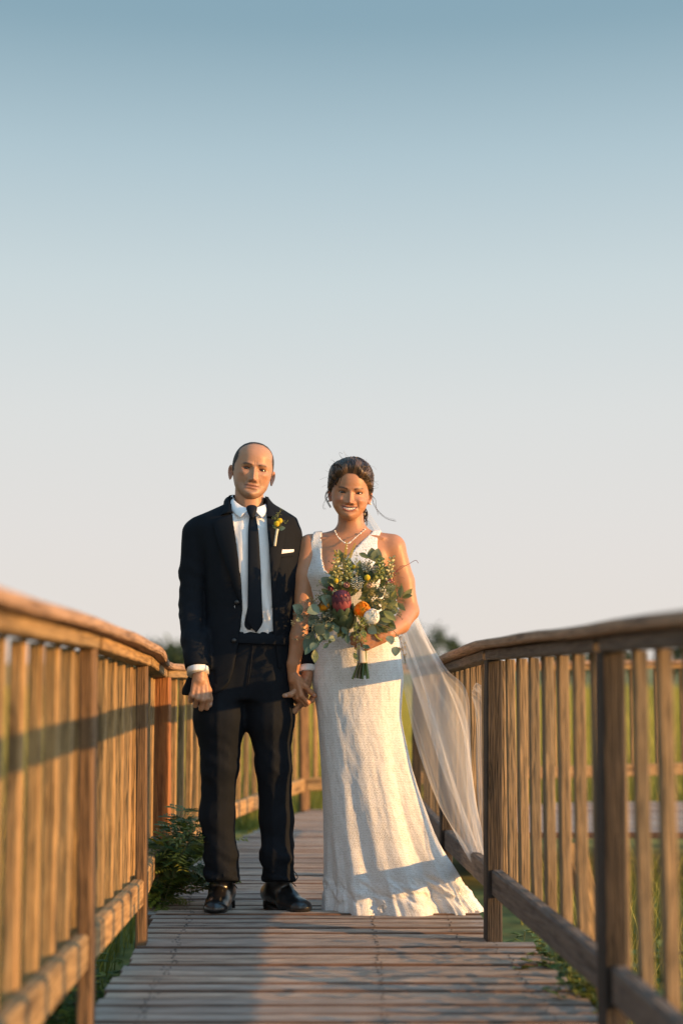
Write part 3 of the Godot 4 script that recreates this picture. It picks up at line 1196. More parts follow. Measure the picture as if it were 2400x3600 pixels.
func groom() -> void:
	var t := thing("person", "man in a dark suit and tie with cropped hair, one hand hanging free", "person", Vector3(-0.36, -0.016, 0))
	var skin := Color(0.45, 0.235, 0.135)
	var sm := skin_mat()
	M.skin = sm
	var hx := Transform3D(Basis(Vector3.UP, deg_to_rad(9)) * Basis(Vector3.FORWARD, deg_to_rad(8.0)) * Basis(Vector3.RIGHT, deg_to_rad(-2)), Vector3(-0.371, 1.583, 0.0))
	hx.origin -= Vector3(0, 0, 0.02)
	var hd := Head.new()
	hd.rows = [[0.236, 0.0044, 0.0, -0.012], [0.2345, 0.0176, 0.014, -0.03], [0.23, 0.0324, 0.034, -0.05], [0.22, 0.0502, 0.056, -0.072], [0.205, 0.0643, 0.074, -0.088], [0.188, 0.0737, 0.085, -0.098], [0.168, 0.0792, 0.0915, -0.103], [0.148, 0.081, 0.093, -0.101], [0.13, 0.0805, 0.092, -0.094], [0.11, 0.0783, 0.09, -0.083], [0.09, 0.074, 0.089, -0.068], [0.07, 0.07, 0.088, -0.048], [0.05, 0.0647, 0.087, -0.026], [0.034, 0.0563, 0.087, -0.01], [0.02, 0.0459, 0.088, 0.006], [0.009, 0.0355, 0.085, 0.02], [0.001, 0.024, 0.077, 0.036], [-0.004, 0.014, 0.068, 0.045]]
	hd.eye = Vector2(0.0315, 0.1150)
	hd.lid = Vector2(0.0142, 0.0037)
	hd.slant = -0.0006
	hd.nose = [[0.127, 0.000, 0.008], [0.118, 0.0035, 0.0075], [0.104, 0.0100, 0.0075], [0.090, 0.0165, 0.0080], [0.078, 0.0225, 0.0090], [0.0705, 0.0250, 0.0100], [0.065, 0.0190, 0.0100], [0.0615, 0.0080, 0.009], [0.0585, 0.0, 0.008]]
	for sx in [-1.0, 1.0]:
		hd.bumps += [[sx * 0.0130, 0.0680, 0.0062, 0.0065, 0.0105], [sx * 0.031, 0.1145, 0.017, 0.0115, -0.0090], [sx * 0.015, 0.1165, 0.007, 0.009, -0.004], [sx * 0.027, 0.1310, 0.019, 0.0065, 0.0060], [sx * 0.047, 0.096, 0.016, 0.012, 0.0058], [sx * 0.043, 0.055, 0.014, 0.018, -0.0066], [sx * 0.0315, 0.1250, 0.013, 0.0035, 0.0022], [sx * 0.0315, 0.1070, 0.013, 0.003, 0.0018], [sx * 0.0265, 0.062, 0.0045, 0.009, -0.0036], [sx * 0.0325, 0.050, 0.0045, 0.009, -0.0032], [sx * 0.0215, 0.070, 0.0042, 0.006, -0.0020], [sx * 0.030, 0.043, 0.006, 0.008, -0.0016], [sx * 0.052, 0.148, 0.012, 0.02, -0.0035], [sx * 0.0045, 0.136, 0.0022, 0.008, -0.0018]]
	hd.bumps += [[0.0, 0.0505, 0.020, 0.0040, 0.0038], [0.0, 0.0385, 0.018, 0.0048, 0.0048], [0.0, 0.0445, 0.028, 0.0017, -0.0050], [0.0, 0.0295, 0.017, 0.0050, -0.0038], [0.0, 0.013, 0.017, 0.011, 0.0065], [0.0, 0.057, 0.003, 0.004, -0.0012], [0.0, 0.17, 0.04, 0.02, 0.002]]
	var noise := FastNoiseLite.new()
	noise.frequency = 60.0
	noise.seed = 4
	var hairy := func(p: Vector3) -> float:
		var line := 0.030
		if p.y > 0.125:
			line = lerpf(0.030, 0.052, smoothstep(0.125, 0.155, p.y))
		if p.y > 0.165:
			line = lerpf(0.052, 0.036, smoothstep(0.165, 0.195, p.y))
		if p.y > 0.195:
			line = lerpf(0.036, 0.055, smoothstep(0.195, 0.222, p.y))
		var side := smoothstep(line + 0.012, line - 0.012, p.z + 0.004 * noise.get_noise_2d(p.y * 1.5, p.x))
		var low := smoothstep(0.092, 0.112, p.y + (0.0 if p.z > -0.02 else 0.05))
		return side * low
	var paint := func(p: Vector3, ang: float) -> Color:
		var c := skin
		var fr := smoothstep(0.1, 0.6, cos(ang))
		var ax := absf(p.x)
		c = c.lerp(Color(0.43, 0.19, 0.13), 0.35 * bell(ax - 0.042, 0.016) * bell(p.y - 0.085, 0.016) * fr)
		c = c.lerp(Color(0.44, 0.20, 0.13), 0.4 * bell(p.x, 0.012) * bell(p.y - 0.072, 0.012) * fr)
		var beard := smoothstep(0.080, 0.048, p.y + 0.10 * maxf(0.0, 0.030 - ax)) * smoothstep(-0.045, -0.01, p.z)
		c = c.lerp(Color(0.19, 0.135, 0.105), 0.42 * beard * (0.8 + 0.4 * noise.get_noise_2d(p.x * 3.0, p.y * 3.0)))
		var lips := maxf(bell(p.y - 0.0495, 0.0040), bell(p.y - 0.0392, 0.0050)) * smoothstep(0.030, 0.021, ax) * fr
		c = c.lerp(Color(0.40, 0.165, 0.13), 0.6 * lips)
		c = c.lerp(Color(0.10, 0.035, 0.028), 0.85 * bell(p.y - 0.0438 - 4.2 * ax * ax, 0.0015) * smoothstep(0.031, 0.026, ax) * fr)
		var arch := 0.1280 + 0.0040 * sin(clampf((ax - 0.012) / 0.036, 0, 1) * 2.2)
		var brow := bell(p.y - arch, 0.0040) * smoothstep(0.010, 0.016, ax) * smoothstep(0.052, 0.042, ax) * fr
		c = c.lerp(Color(0.035, 0.024, 0.018), clampf(brow * (0.9 + 0.35 * noise.get_noise_2d(p.x * 6.0, p.y * 2.0)), 0, 1))
		var e := hd.lid_at(p.x, p.y)
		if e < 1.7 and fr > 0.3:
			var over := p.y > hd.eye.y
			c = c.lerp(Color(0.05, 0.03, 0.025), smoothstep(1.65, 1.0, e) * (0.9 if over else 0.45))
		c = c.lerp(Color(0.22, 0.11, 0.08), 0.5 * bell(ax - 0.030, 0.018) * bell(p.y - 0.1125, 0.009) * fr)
		c = c.lerp(Color(0.07, 0.03, 0.025), 0.9 * bell(ax - 0.0085, 0.0035) * bell(p.y - 0.0620, 0.0022) * fr)
		c = c.lerp(Color(0.075, 0.058, 0.047), clampf(hairy.call(p) * (0.80 + 0.35 * noise.get_noise_3d(p.x * 8.0, p.y * 8.0, p.z * 8.0)), 0, 0.94))
		return c * (0.97 + 0.07 * noise.get_noise_3d(p.x, p.y, p.z))
	var body := MB.new()
	head_skin(body, hd, hx, paint)
	for sx in [-1.0, 1.0]:
		ear(body, hx, sx, Vector3(sx * 0.0850, 0.104, -0.012), Vector2(0.0165, 0.031), 30.0, skin.lerp(Color(0.48, 0.18, 0.12), 0.35), Color(0.30, 0.13, 0.09))
	# neck, trunk, arms and legs under the clothes
	var f := Field.new(Vector3(-0.60, 0.05, -0.13), Vector3(-0.10, 1.66, 0.13), 0.0115)
	f.loft([[1.46, -0.375, 0, 0.14, 0.07, 0.07], [1.30, -0.362, 0, 0.15, 0.09, 0.085], [1.0, -0.362, 0, 0.135, 0.08, 0.08], [0.85, -0.37, 0, 0.15, 0.085, 0.09]], 2.2, 0.03)
	f.cone(Vector3(-0.366, 1.45, -0.025), Vector3(-0.367, 1.63, -0.008), 0.062, 0.056, 0.03)
	f.chain([Vector3(-0.55, 1.43, 0), Vector3(-0.58, 1.16, 0.01), Vector3(-0.548, 0.92, 0.128)], [0.05, 0.038, 0.027], 0.02)
	f.chain([Vector3(-0.22, 1.42, 0), Vector3(-0.168, 1.16, -0.05), Vector3(-0.138, 0.93, 0.015)], [0.05, 0.038, 0.027], 0.02)
	f.chain([Vector3(-0.45, 0.85, 0), Vector3(-0.472, 0.54, 0.01), Vector3(-0.465, 0.10, -0.02)], [0.08, 0.05, 0.036], 0.02)
	f.chain([Vector3(-0.28, 0.85, 0), Vector3(-0.262, 0.54, 0.01), Vector3(-0.24, 0.10, -0.02)], [0.08, 0.05, 0.036], 0.02)
	f.build(body, func(_v: Vector3) -> Color: return skin)
	# right hand hanging, half closed; left hand round the bride's
	hand(body, Transform3D(Basis(Vector3(-0.965, 0.03, 0.26), Vector3(0.17, -0.975, 0.13), Vector3(0.26, 0.17, 0.95)).orthonormalized(), Vector3(-0.540, 0.893, 0.136)), -1.0, 0.99, [[40, 72, 36], [50, 76, 36], [58, 76, 36], [64, 72, 34]], [24.0, 10.0, 10.0, 8.0], skin, 3.0)
	hand(body, Transform3D(Basis(Vector3(-0.25, -0.10, 0.96), Vector3(-0.18, -0.98, -0.05), Vector3(0.96, -0.16, 0.25)).orthonormalized(), Vector3(-0.1365, 0.878, 0.028)), 1.0, 1.02, [[30, 72, 40], [34, 76, 40], [38, 78, 40], [42, 78, 40]], [62.0, 5.0, 22.0, 32.0], skin, 1.0)
	body.smooth()
	part("body", body, sm, t)
	for sx in [-1.0, 1.0]:
		var em := mat(Color(1, 1, 1), 0.08, true)
		part("eye", eyeball(hd, hx, sx, Color(0.045, 0.022, 0.010), Vector3(-0.14, -0.06, 1.0)), em, t)
	# cropped hair
	var hair := MB.new()
	head_skin(hair, hd, hx, func(p: Vector3, _a: float) -> Color:
		var k := 0.75 + 0.5 * noise.get_noise_3d(p.x * 7.0, p.y * 7.0, p.z * 7.0)
		return Color(0.045, 0.034, 0.028) * k, 90, 110, func(p: Vector3, ang: float) -> float:
		var h: float = hairy.call(p)
		return NAN if h < 0.5 else lerpf(-0.0010, 0.0016, smoothstep(0.6, 1.0, h)) + 0.0007 * noise.get_noise_3d(p.x * 9.0, p.y * 9.0, p.z * 9.0))
	part("hair", hair, mat(Color(1, 1, 1), 0.75, true), t)

	# shirt
	var white := mat(Color(0.80, 0.80, 0.81), 0.65)
	white.heightmap_enabled = true
	white.heightmap_texture = noise_tex(0.012, 31, 4, 256)
	white.heightmap_scale = 0.3
	white.uv1_triplanar = true
	white.uv1_scale = Vector3(5, 3, 5)
	M.white = white
	var srows := JACKET.map(func(r): return [r[0], r[1], r[2], r[3] - 0.014, r[4] - 0.008, r[5] - 0.012])
	srows = srows.filter(func(r): return r[0] < 1.56 and r[0] > 1.1)
	srows.append([1.06, -0.350, 0.0, 0.158, 0.097, 0.088])
	srows.append([1.035, -0.350, 0.0, 0.152, 0.090, 0.085])
	srows.sort_custom(func(a, b): return a[0] > b[0])
	var sh := MB.new()
	drape(sh, srows, 96, 90, func(a: float, y: float) -> Vector2:
		var x := sin(a)
		var w := 0.0035 * sin(y * 46.0 + x * 30.0) * smoothstep(1.25, 1.15, y) * smoothstep(1.05, 1.10, y) + 0.003 * sin(y * 22.0 - x * 26.0 + 1.0) + 0.002 * sin(x * 60.0 + y * 9.0)
		return Vector2(w, 0.0), 1.0, 2.2)
	var shirt := part("shirt", sh, white, t)
	# collar leaves, stand
	var cm := MB.new()
	sheet(cm, [Vector3(-0.433, 1.606, -0.025), Vector3(-0.422, 1.578, 0.035), Vector3(-0.388, 1.549, 0.076), Vector3(-0.353, 1.536, 0.096)], [Vector3(-0.444, 1.572, -0.03), Vector3(-0.438, 1.546, 0.045), Vector3(-0.419, 1.523, 0.083), Vector3(-0.392, 1.502, 0.109)], 0.004, 4, Color.WHITE, 0.004)
	part("collar", cm, white, shirt)
	cm = MB.new()
	sheet(cm, [Vector3(-0.299, 1.577, -0.025), Vector3(-0.304, 1.560, 0.035), Vector3(-0.326, 1.546, 0.074), Vector3(-0.350, 1.536, 0.096)], [Vector3(-0.289, 1.550, -0.03), Vector3(-0.290, 1.531, 0.045), Vector3(-0.298, 1.516, 0.085), Vector3(-0.309, 1.499, 0.110)], 0.004, 4, Color.WHITE, 0.004)
	part("collar", cm, white, shirt)
	cm = MB.new()
	var ring := []
	for k in 17:
		var a := PI * (0.5 + k / 16.0) 
		ring.append(Vector3(-0.366 + 0.066 * sin(a), 1.582 + 0.014 * sin(a) * -1.0, -0.02 + 0.07 * cos(a)))
	sheet(cm, ring, ring.map(func(p): return p + Vector3(0, -0.05, 0)), 0.004, 2)
	part("collar_band", cm, white, shirt)
	for c in [[Vector3(-0.551, 0.930, 0.121), Vector3(-0.548, 0.897, 0.135), 0.0425], [Vector3(-0.139, 0.935, 0.014), Vector3(-0.1365, 0.902, 0.025), 0.038]]:
		var cu := MB.new()
		var c0: Vector3 = c[0]
		var c1: Vector3 = c[1]
		tube(cu, [c0, c0.lerp(c1, 0.5), c1, c1, c0.lerp(c1, 0.6)], [c[2] - 0.001, c[2], c[2] + 0.0005, c[2] - 0.0025, c[2] - 0.0035], 28, Color.WHITE, false)
		part("cuff", cu, white, shirt)

	# trousers
	var suit := mat(Color(0.0085, 0.0105, 0.0145), 0.75)
	suit.resource_name = "suit_cloth"
	suit.metallic_specular = 0.22
	suit.heightmap_enabled = true
	suit.heightmap_texture = noise_tex(0.22, 51, 2, 256)
	suit.heightmap_scale = 0.05
	suit.uv1_triplanar = true
	suit.uv1_scale = Vector3(9, 9, 9)
	M.suit = suit
	f = Field.new(Vector3(-0.61, 0.07, -0.17), Vector3(-0.11, 1.08, 0.17), 0.0085)
	f.loft([[1.060, -0.348, 0.0, 0.160, 0.098, 0.09], [0.98, -0.355, 0.0, 0.172, 0.104, 0.105], [0.88, -0.372, 0.0, 0.188, 0.106, 0.118], [0.80, -0.376, 0.0, 0.192, 0.098, 0.11]], 2.3, 0.02)
	f.chain([Vector3(-0.470, 0.86, 0), Vector3(-0.472, 0.72, 0.005), Vector3(-0.473, 0.54, 0.012), Vector3(-0.482, 0.35, -0.006), Vector3(-0.468, 0.21, 0.0), Vector3(-0.460, 0.09, 0.006)], [0.102, 0.098, 0.070, 0.065, 0.060, 0.064], 0.03, Vector3(1, 1, 1.08))
	f.chain([Vector3(-0.290, 0.86, 0), Vector3(-0.276, 0.72, 0.005), Vector3(-0.263, 0.54, 0.012), Vector3(-0.252, 0.34, -0.006), Vector3(-0.247, 0.21, 0.0), Vector3(-0.238, 0.09, 0.008)], [0.098, 0.089, 0.067, 0.062, 0.062, 0.066], 0.03, Vector3(1, 1, 1.08))
	var wr := FastNoiseLite.new()
	wr.seed = 14
	wr.frequency = 1.0
	f.each(func(p: Vector3, d: float) -> float:
		var low := smoothstep(0.36, 0.12, p.y)
		var w := 0.0045 * wr.get_noise_3d(p.x * 11.0, p.y * 7.0, p.z * 11.0) + low * 0.019 * wr.get_noise_3d(p.x * 7.0 + 3.0, p.y * 17.0 + p.x * 6.0, p.z * 7.0) + 0.006 * bell(p.y - 0.56, 0.12) * wr.get_noise_3d(p.x * 9.0, p.y * 20.0 + p.x * 14.0, p.z * 9.0)
		w -= 0.004 * bell(p.x + 0.472, 0.008) * (1.0 if p.z > 0.0 else 0.0) + 0.004 * bell(p.x + 0.262, 0.008) * (1.0 if p.z > 0.0 else 0.0)
		return maxf(d + w, 0.098 - p.y + 0.22 * (p.z if p.z < 0.07 else 0.07)))
	var tr := MB.new()
	f.build(tr)
	var trousers := part("trousers", tr, suit, t)
	var wb := MB.new()
	var front := []
	for k in 13:
		var x := -0.50 + 0.30 * k / 12.0
		front.append(Vector3(x, 1.058 - 0.012 * k / 12.0, front_z([[1.2, -0.348, 0.0, 0.160, 0.100, 0.09], [0.9, -0.348, 0.0, 0.160, 0.100, 0.09]], x, 1.05, 2.3) + 0.013))
	sheet(wb, front, front.map(func(p): return p + Vector3(0, -0.038, 0.004)), 0.006, 2)
	part("waistband", wb, suit, trousers)
	var fly := MB.new()
	sheet(fly, [Vector3(-0.345, 1.012, 0.106), Vector3(-0.352, 0.93, 0.110), Vector3(-0.362, 0.85, 0.108)], [Vector3(-0.338, 1.012, 0.106), Vector3(-0.345, 0.93, 0.110), Vector3(-0.358, 0.85, 0.108)], 0.004, 2)
	part("fly_seam", fly, suit, trousers)

	# jacket
	f = Field.new(Vector3(-0.71, 0.79, -0.18), Vector3(-0.055, 1.63, 0.18), 0.0082)
	f.loft(JACKET, 2.2, 0.012)
	f.chain([Vector3(-0.566, 1.448, -0.006), Vector3(-0.578, 1.30, -0.010), Vector3(-0.581, 1.16, 0.010), Vector3(-0.567, 1.03, 0.075), Vector3(-0.550, 0.920, 0.125)], [0.066, 0.062, 0.057, 0.053, 0.050], 0.016)
	f.chain([Vector3(-0.218, 1.440, -0.006), Vector3(-0.196, 1.30, -0.03), Vector3(-0.172, 1.16, -0.050), Vector3(-0.152, 1.03, -0.015), Vector3(-0.138, 0.932, 0.015)], [0.064, 0.058, 0.053, 0.049, 0.046], 0.016)
	f.each(func(p: Vector3, d: float) -> float:
		var arm := smoothstep(-0.50, -0.55, p.x)
		var w := 0.003 * wr.get_noise_3d(p.x * 7.0, p.y * 6.0 + 5.0, p.z * 7.0) + arm * 0.0065 * wr.get_noise_3d(p.x * 9.0, p.y * 19.0 + p.x * 10.0, p.z * 9.0) * smoothstep(1.42, 1.25, p.y)
		w += 0.006 * bell(p.y - 1.12, 0.10) * wr.get_noise_3d(p.x * 12.0, p.y * 16.0 - p.x * 18.0, 2.0)
		# the dart between sleeve and body
		w += 0.012 * bell(p.x + 0.535, 0.010) * smoothstep(1.42, 1.34, p.y) * smoothstep(1.0, 1.10, p.y) * smoothstep(0.0, 0.06, p.z)
		d += w
		var cut := minf(p.x - edge_at(OPEN_L, p.y), edge_at(OPEN_R, p.y) - p.x)
		cut = minf(cut, p.z - 0.02)
		d = maxf(d, cut)
		for e in [[Vector3(-0.551, 0.918, 0.127), Vector3(0.10, -0.92, 0.38)], [Vector3(-0.1385, 0.925, 0.017), Vector3(0.10, -0.94, 0.30)]]:
			var q: Vector3 = p - e[0]
			var u: float = q.dot(e[1])
			if u > -0.02 and u < 0.09 and (q - e[1] * u).length() < 0.066:
				d = maxf(d, u)
		if p.y > 1.49:
			d = maxf(d, 0.068 - Vector2(p.x + 0.366, (p.z + 0.012) * 0.95).length())
		return d)
	var ja := MB.new()
	f.build(ja)
	var jacket := part("jacket", ja, suit, t)
	# lapels and collar, laid over the front of the jacket
	var on := func(x: float, y: float, up: float) -> Vector3:
		return Vector3(x, y, front_z(JACKET, x, y) + up)
	var lm := MB.new()
	sheet(lm, [on.call(-0.424, 1.515, 0.012), on.call(-0.417, 1.46, 0.014), on.call(-0.407, 1.40, 0.014), on.call(-0.396, 1.32, 0.014), on.call(-0.386, 1.25, 0.013), on.call(-0.381, 1.165, 0.007)], [on.call(-0.500, 1.487, 0.010), on.call(-0.486, 1.43, 0.011), on.call(-0.462, 1.36, 0.012), on.call(-0.436, 1.29, 0.011), on.call(-0.411, 1.22, 0.010), on.call(-0.386, 1.160, 0.007)], 0.006, 5, Color.WHITE, 0.003)
	part("lapel", lm, suit, jacket)
	lm = MB.new()
	sheet(lm, [on.call(-0.291, 1.500, 0.012), on.call(-0.286, 1.45, 0.014), on.call(-0.280, 1.39, 0.014), on.call(-0.275, 1.32, 0.014), on.call(-0.271, 1.25, 0.013), on.call(-0.267, 1.150, 0.007)], [on.call(-0.214, 1.470, 0.010), on.call(-0.222, 1.42, 0.011), on.call(-0.234, 1.35, 0.012), on.call(-0.246, 1.28, 0.011), on.call(-0.256, 1.21, 0.010), on.call(-0.263, 1.145, 0.007)], 0.006, 5, Color.WHITE, 0.003)
	part("lapel", lm, suit, jacket)
	lm = MB.new()
	sheet(lm, [Vector3(-0.352, 1.612, -0.098), Vector3(-0.415, 1.612, -0.075), Vector3(-0.447, 1.602, -0.02), Vector3(-0.441, 1.572, 0.040), Vector3(-0.424, 1.523, 0.098)], [Vector3(-0.352, 1.565, -0.108), Vector3(-0.425, 1.580, -0.088), Vector3(-0.464, 1.575, -0.025), on.call(-0.466, 1.545, 0.003) - Vector3(0, 0, 0.03), on.call(-0.470, 1.513, 0.004)], 0.007, 4, Color.WHITE, 0.003)
	part("jacket_collar", lm, suit, jacket)
	lm = MB.new()
	sheet(lm, [Vector3(-0.352, 1.612, -0.098), Vector3(-0.315, 1.602, -0.075), Vector3(-0.286, 1.582, -0.02), Vector3(-0.288, 1.556, 0.040), Vector3(-0.291, 1.508, 0.098)], [Vector3(-0.352, 1.565, -0.108), Vector3(-0.302, 1.572, -0.088), Vector3(-0.266, 1.556, -0.025), on.call(-0.258, 1.530, 0.003) - Vector3(0, 0, 0.03), on.call(-0.243, 1.497, 0.004)], 0.007, 4, Color.WHITE, 0.003)
	part("jacket_collar", lm, suit, jacket)
	var bm := mat(Color(0.008, 0.009, 0.011), 0.3)
	for b in [on.call(-0.402, 1.172, 0.004), on.call(-0.412, 1.025, 0.004)]:
		var q := MB.new()
		tube(q, [b - Vector3(0, 0, 0.003), b + Vector3(0, 0, 0.003), b + Vector3(0, 0, 0.005)], [0.0095, 0.0095, 0.007], 14)
		part("button", q, bm, jacket)
	lm = MB.new()
	sheet(lm, [on.call(-0.236, 1.363, 0.006), on.call(-0.185, 1.371, 0.006)], [on.call(-0.237, 1.345, 0.006), on.call(-0.186, 1.353, 0.006)], 0.005, 2)
	part("breast_pocket", lm, suit, jacket)
	lm = MB.new()
	sheet(lm, [on.call(-0.232, 1.377, 0.007), on.call(-0.208, 1.378, 0.007), on.call(-0.186, 1.381, 0.007)], [on.call(-0.234, 1.360, 0.006), on.call(-0.209, 1.365, 0.006), on.call(-0.187, 1.370, 0.006)], 0.004, 2)
	part("pocket_square", lm, white, jacket)
	# tie
	var tiem := suit.duplicate()
	tiem.albedo_color = Color(0.0095, 0.0125, 0.0185).linear_to_srgb()
	tiem.roughness = 0.6
	var st := func(x: float, y: float, up: float) -> Vector3:
		return Vector3(x, y, front_z(srows, x, y) + up)
	var tm := MB.new()
	sheet(tm, [st.call(-0.358, 1.508, 0.014), st.call(-0.361, 1.45, 0.012), st.call(-0.360, 1.35, 0.011), st.call(-0.360, 1.25, 0.011), st.call(-0.361, 1.15, 0.011), st.call(-0.362, 1.095, 0.012), st.call(-0.330, 1.057, 0.012)], [st.call(-0.333, 1.508, 0.014), st.call(-0.322, 1.45, 0.012), st.call(-0.314, 1.35, 0.011), st.call(-0.309, 1.25, 0.011), st.call(-0.305, 1.15, 0.011), st.call(-0.303, 1.095, 0.012), st.call(-0.326, 1.057, 0.012)], 0.005, 6, Color.WHITE, 0.002)
	var tie := part("necktie", tm, tiem, t)
	tm = MB.new()
	sheet(tm, [st.call(-0.352, 1.20, 0.006), st.call(-0.366, 1.13, 0.006), st.call(-0.374, 1.085, 0.006), st.call(-0.362, 1.068, 0.006)], [st.call(-0.335, 1.20, 0.006), st.call(-0.338, 1.13, 0.006), st.call(-0.340, 1.085, 0.006), st.call(-0.352, 1.066, 0.006)], 0.004, 3)
	part("tie_tail", tm, tiem, tie)
	tm = MB.new()
	sheet(tm, [Vector3(-0.371, 1.543, 0.090), Vector3(-0.369, 1.532, 0.100), Vector3(-0.361, 1.513, 0.107), Vector3(-0.356, 1.502, 0.106)], [Vector3(-0.329, 1.543, 0.090), Vector3(-0.329, 1.532, 0.100), Vector3(-0.334, 1.513, 0.107), Vector3(-0.337, 1.502, 0.106)], 0.012, 8, Color.WHITE, 0.007)
	part("tie_knot", tm, tiem, tie)

	# shoes
	var leather := mat(Color(0.012, 0.011, 0.011), 0.28)
	leather.clearcoat_enabled = true
	leather.clearcoat = 0.35
	leather.clearcoat_roughness = 0.25
	var solem := mat(Color(0.02, 0.016, 0.013), 0.6)
	for s in [[Vector3(-0.466, -0.016, -0.050), -5.0, Vector3(-0.461, 0.16, 0.0)], [Vector3(-0.240, -0.016, -0.055), 32.0, Vector3(-0.239, 0.16, 0.0)]]:
		var sx := Transform3D(Basis(Vector3.UP, deg_to_rad(s[1])), s[0])
		f = Field.new(sx.origin + Vector3(-0.17, 0.0, -0.17), sx.origin + Vector3(0.19, 0.19, 0.27), 0.005)
		f.cone(sx * Vector3(0, 0.055, -0.075), sx * Vector3(0, 0.060, 0.01), 0.040, 0.041, 0.02)
		f.cone(sx * Vector3(0, 0.055, 0.0), sx * Vector3(0.002, 0.036, 0.15), 0.042, 0.036, 0.02, Vector3(1.05, 0.8, 1.0))
		f.cone(sx * Vector3(0, 0.065, -0.035), (s[2] as Vector3) + Vector3(0, -0.02, -0.008), 0.045, 0.050, 0.03)
		f.cone(sx * Vector3(0, 0.085, 0.0), sx * Vector3(0, 0.055, 0.07), 0.036, 0.034, 0.03)
		f.cone(sx * Vector3(-0.002, 0.03, 0.08), sx * Vector3(0.004, 0.03, 0.15), 0.043, 0.038, 0.02, Vector3(1.08, 0.62, 1.0))
		f.each(func(p: Vector3, d: float) -> float:
			return maxf(d, sx.origin.y + 0.014 - p.y))
		var q := MB.new()
		f.build(q)
		var shoe := part("shoe", q, leather, t)
		q = MB.new()
		var rim := []
		for k in 28:
			var a := TAU * k / 28.0
			var zz := cos(a)
			var wide := 0.050 if zz > -0.2 else 0.043
			wide *= 1.0 - 0.10 * bell(zz + 0.2, 0.25)
			rim.append(Vector2(sin(a) * wide * pow(maxf(1.0 - pow(absf(zz), 3.2), 0.0), 0.12), 0.035 + zz * 0.158))
		for lvl in [[0.0, 0.016], [0.0, 0.030]]:
			var i0 := q.ix.size()
			var b := q.v.size()
			var only_heel: bool = lvl[1] > 0.02
			for yy in [lvl[0], lvl[1]]:
				for r in rim:
					var rz: float = minf(r.y, -0.045) if only_heel else r.y
					q.vert(sx * Vector3(r.x * (0.96 if only_heel else 1.0), yy + 0.0005, rz))
				q.vert(sx * Vector3(0, yy + 0.0005, -0.07 if only_heel else 0.03))
			for k in 28:
				var tt := (k + 1) % 28
				q.quad(b + k, b + tt, b + 29 + tt, b + 29 + k)
				q.tri(b + 28, b + tt, b + k)
				q.tri(b + 57, b + 29 + k, b + 29 + tt)
			q.orient(i0)
		part("sole", q, solem, shoe)
		var lace := MB.new()
		for k in 4:
			var zz := 0.035 - k * 0.016
			var yy := 0.086 + k * 0.012
			tube(lace, curve([sx * Vector3(-0.020, yy - 0.012, zz), sx * Vector3(0, yy, zz + 0.002), sx * Vector3(0.020, yy - 0.012, zz)], 4), [0.0022], 6)
		var kn := Vector3(0.012, 0.128, -0.008)
		tube(lace, curve([sx * kn, sx * (kn + Vector3(0.035, 0.02, 0.02)), sx * (kn + Vector3(0.055, -0.005, 0.03)), sx * (kn + Vector3(0.035, -0.022, 0.022)), sx * kn], 5), [0.0022], 6)
		tube(lace, curve([sx * kn, sx * (kn + Vector3(0.025, -0.015, 0.015)), sx * (kn + Vector3(0.052, -0.042, 0.022))], 5), [0.0022], 6)
		part("lace", lace, bm, shoe)

# ---------------------------------------------------------------- bride
const TORSO := [[1.468, 0.040, -0.02, 0.052, 0.045, 0.05], [1.445, 0.036, -0.015, 0.100, 0.052, 0.062], [1.42, 0.036, -0.01, 0.140, 0.062, 0.072], [1.38, 0.038, -0.005, 0.156, 0.078, 0.082], [1.33, 0.030, 0.0, 0.158, 0.098, 0.085], [1.28, 0.018, 0.002, 0.163, 0.112, 0.085], [1.23, 0.022, 0.0, 0.150, 0.100, 0.082], [1.16, 0.034, 0.0, 0.140, 0.092, 0.082], [1.10, 0.044, 0.0, 0.146, 0.098, 0.09], [1.03, 0.055, 0.0, 0.163, 0.110, 0.115], [0.95, 0.060, 0.0, 0.168, 0.116, 0.132], [0.86, 0.064, 0.0, 0.172, 0.116, 0.135]]
const SKIRT := [[1.13, 0.04, 0.0, 0.15, 0.102, 0.092], [1.03, 0.055, 0.0, 0.169, 0.118, 0.121], [0.95, 0.06, 0.0, 0.174, 0.124, 0.138], [0.876, 0.064, 0.0, 0.179, 0.126, 0.142], [0.724, 0.07, 0.0, 0.164, 0.127, 0.134], [0.523, 0.099, 0.0, 0.176, 0.13, 0.128], [0.389, 0.123, 0.0, 0.193, 0.134, 0.135], [0.24, 0.155, 0.0, 0.218, 0.138, 0.16], [0.12, 0.191, 0.005, 0.25, 0.142, 0.2], [0.05, 0.21, 0.01, 0.268, 0.146, 0.23], [-0.012, 0.229, 0.01, 0.291, 0.158, 0.26]]
const NECK_L := [Vector2(1.47, -0.077), Vector2(1.444, -0.077), Vector2(1.351, -0.077), Vector2(1.30, -0.066), Vector2(1.274, -0.043)]
const NECK_R := [Vector2(1.485, 0.146), Vector2(1.445, 0.112), Vector2(1.41, 0.078), Vector2(1.362, 0.036), Vector2(1.336, 0.009), Vector2(1.30, -0.022), Vector2(1.274, -0.043)]
const ARM_L := [Vector2(1.47, -0.106), Vector2(1.444, -0.113), Vector2(1.336, -0.136), Vector2(1.30, -0.160), Vector2(1.25, -0.30)]
const ARM_R := [Vector2(1.485, 0.172), Vector2(1.45, 0.153), Vector2(1.41, 0.140), Vector2(1.36, 0.143), Vector2(1.31, 0.170), Vector2(1.26, 0.40)]

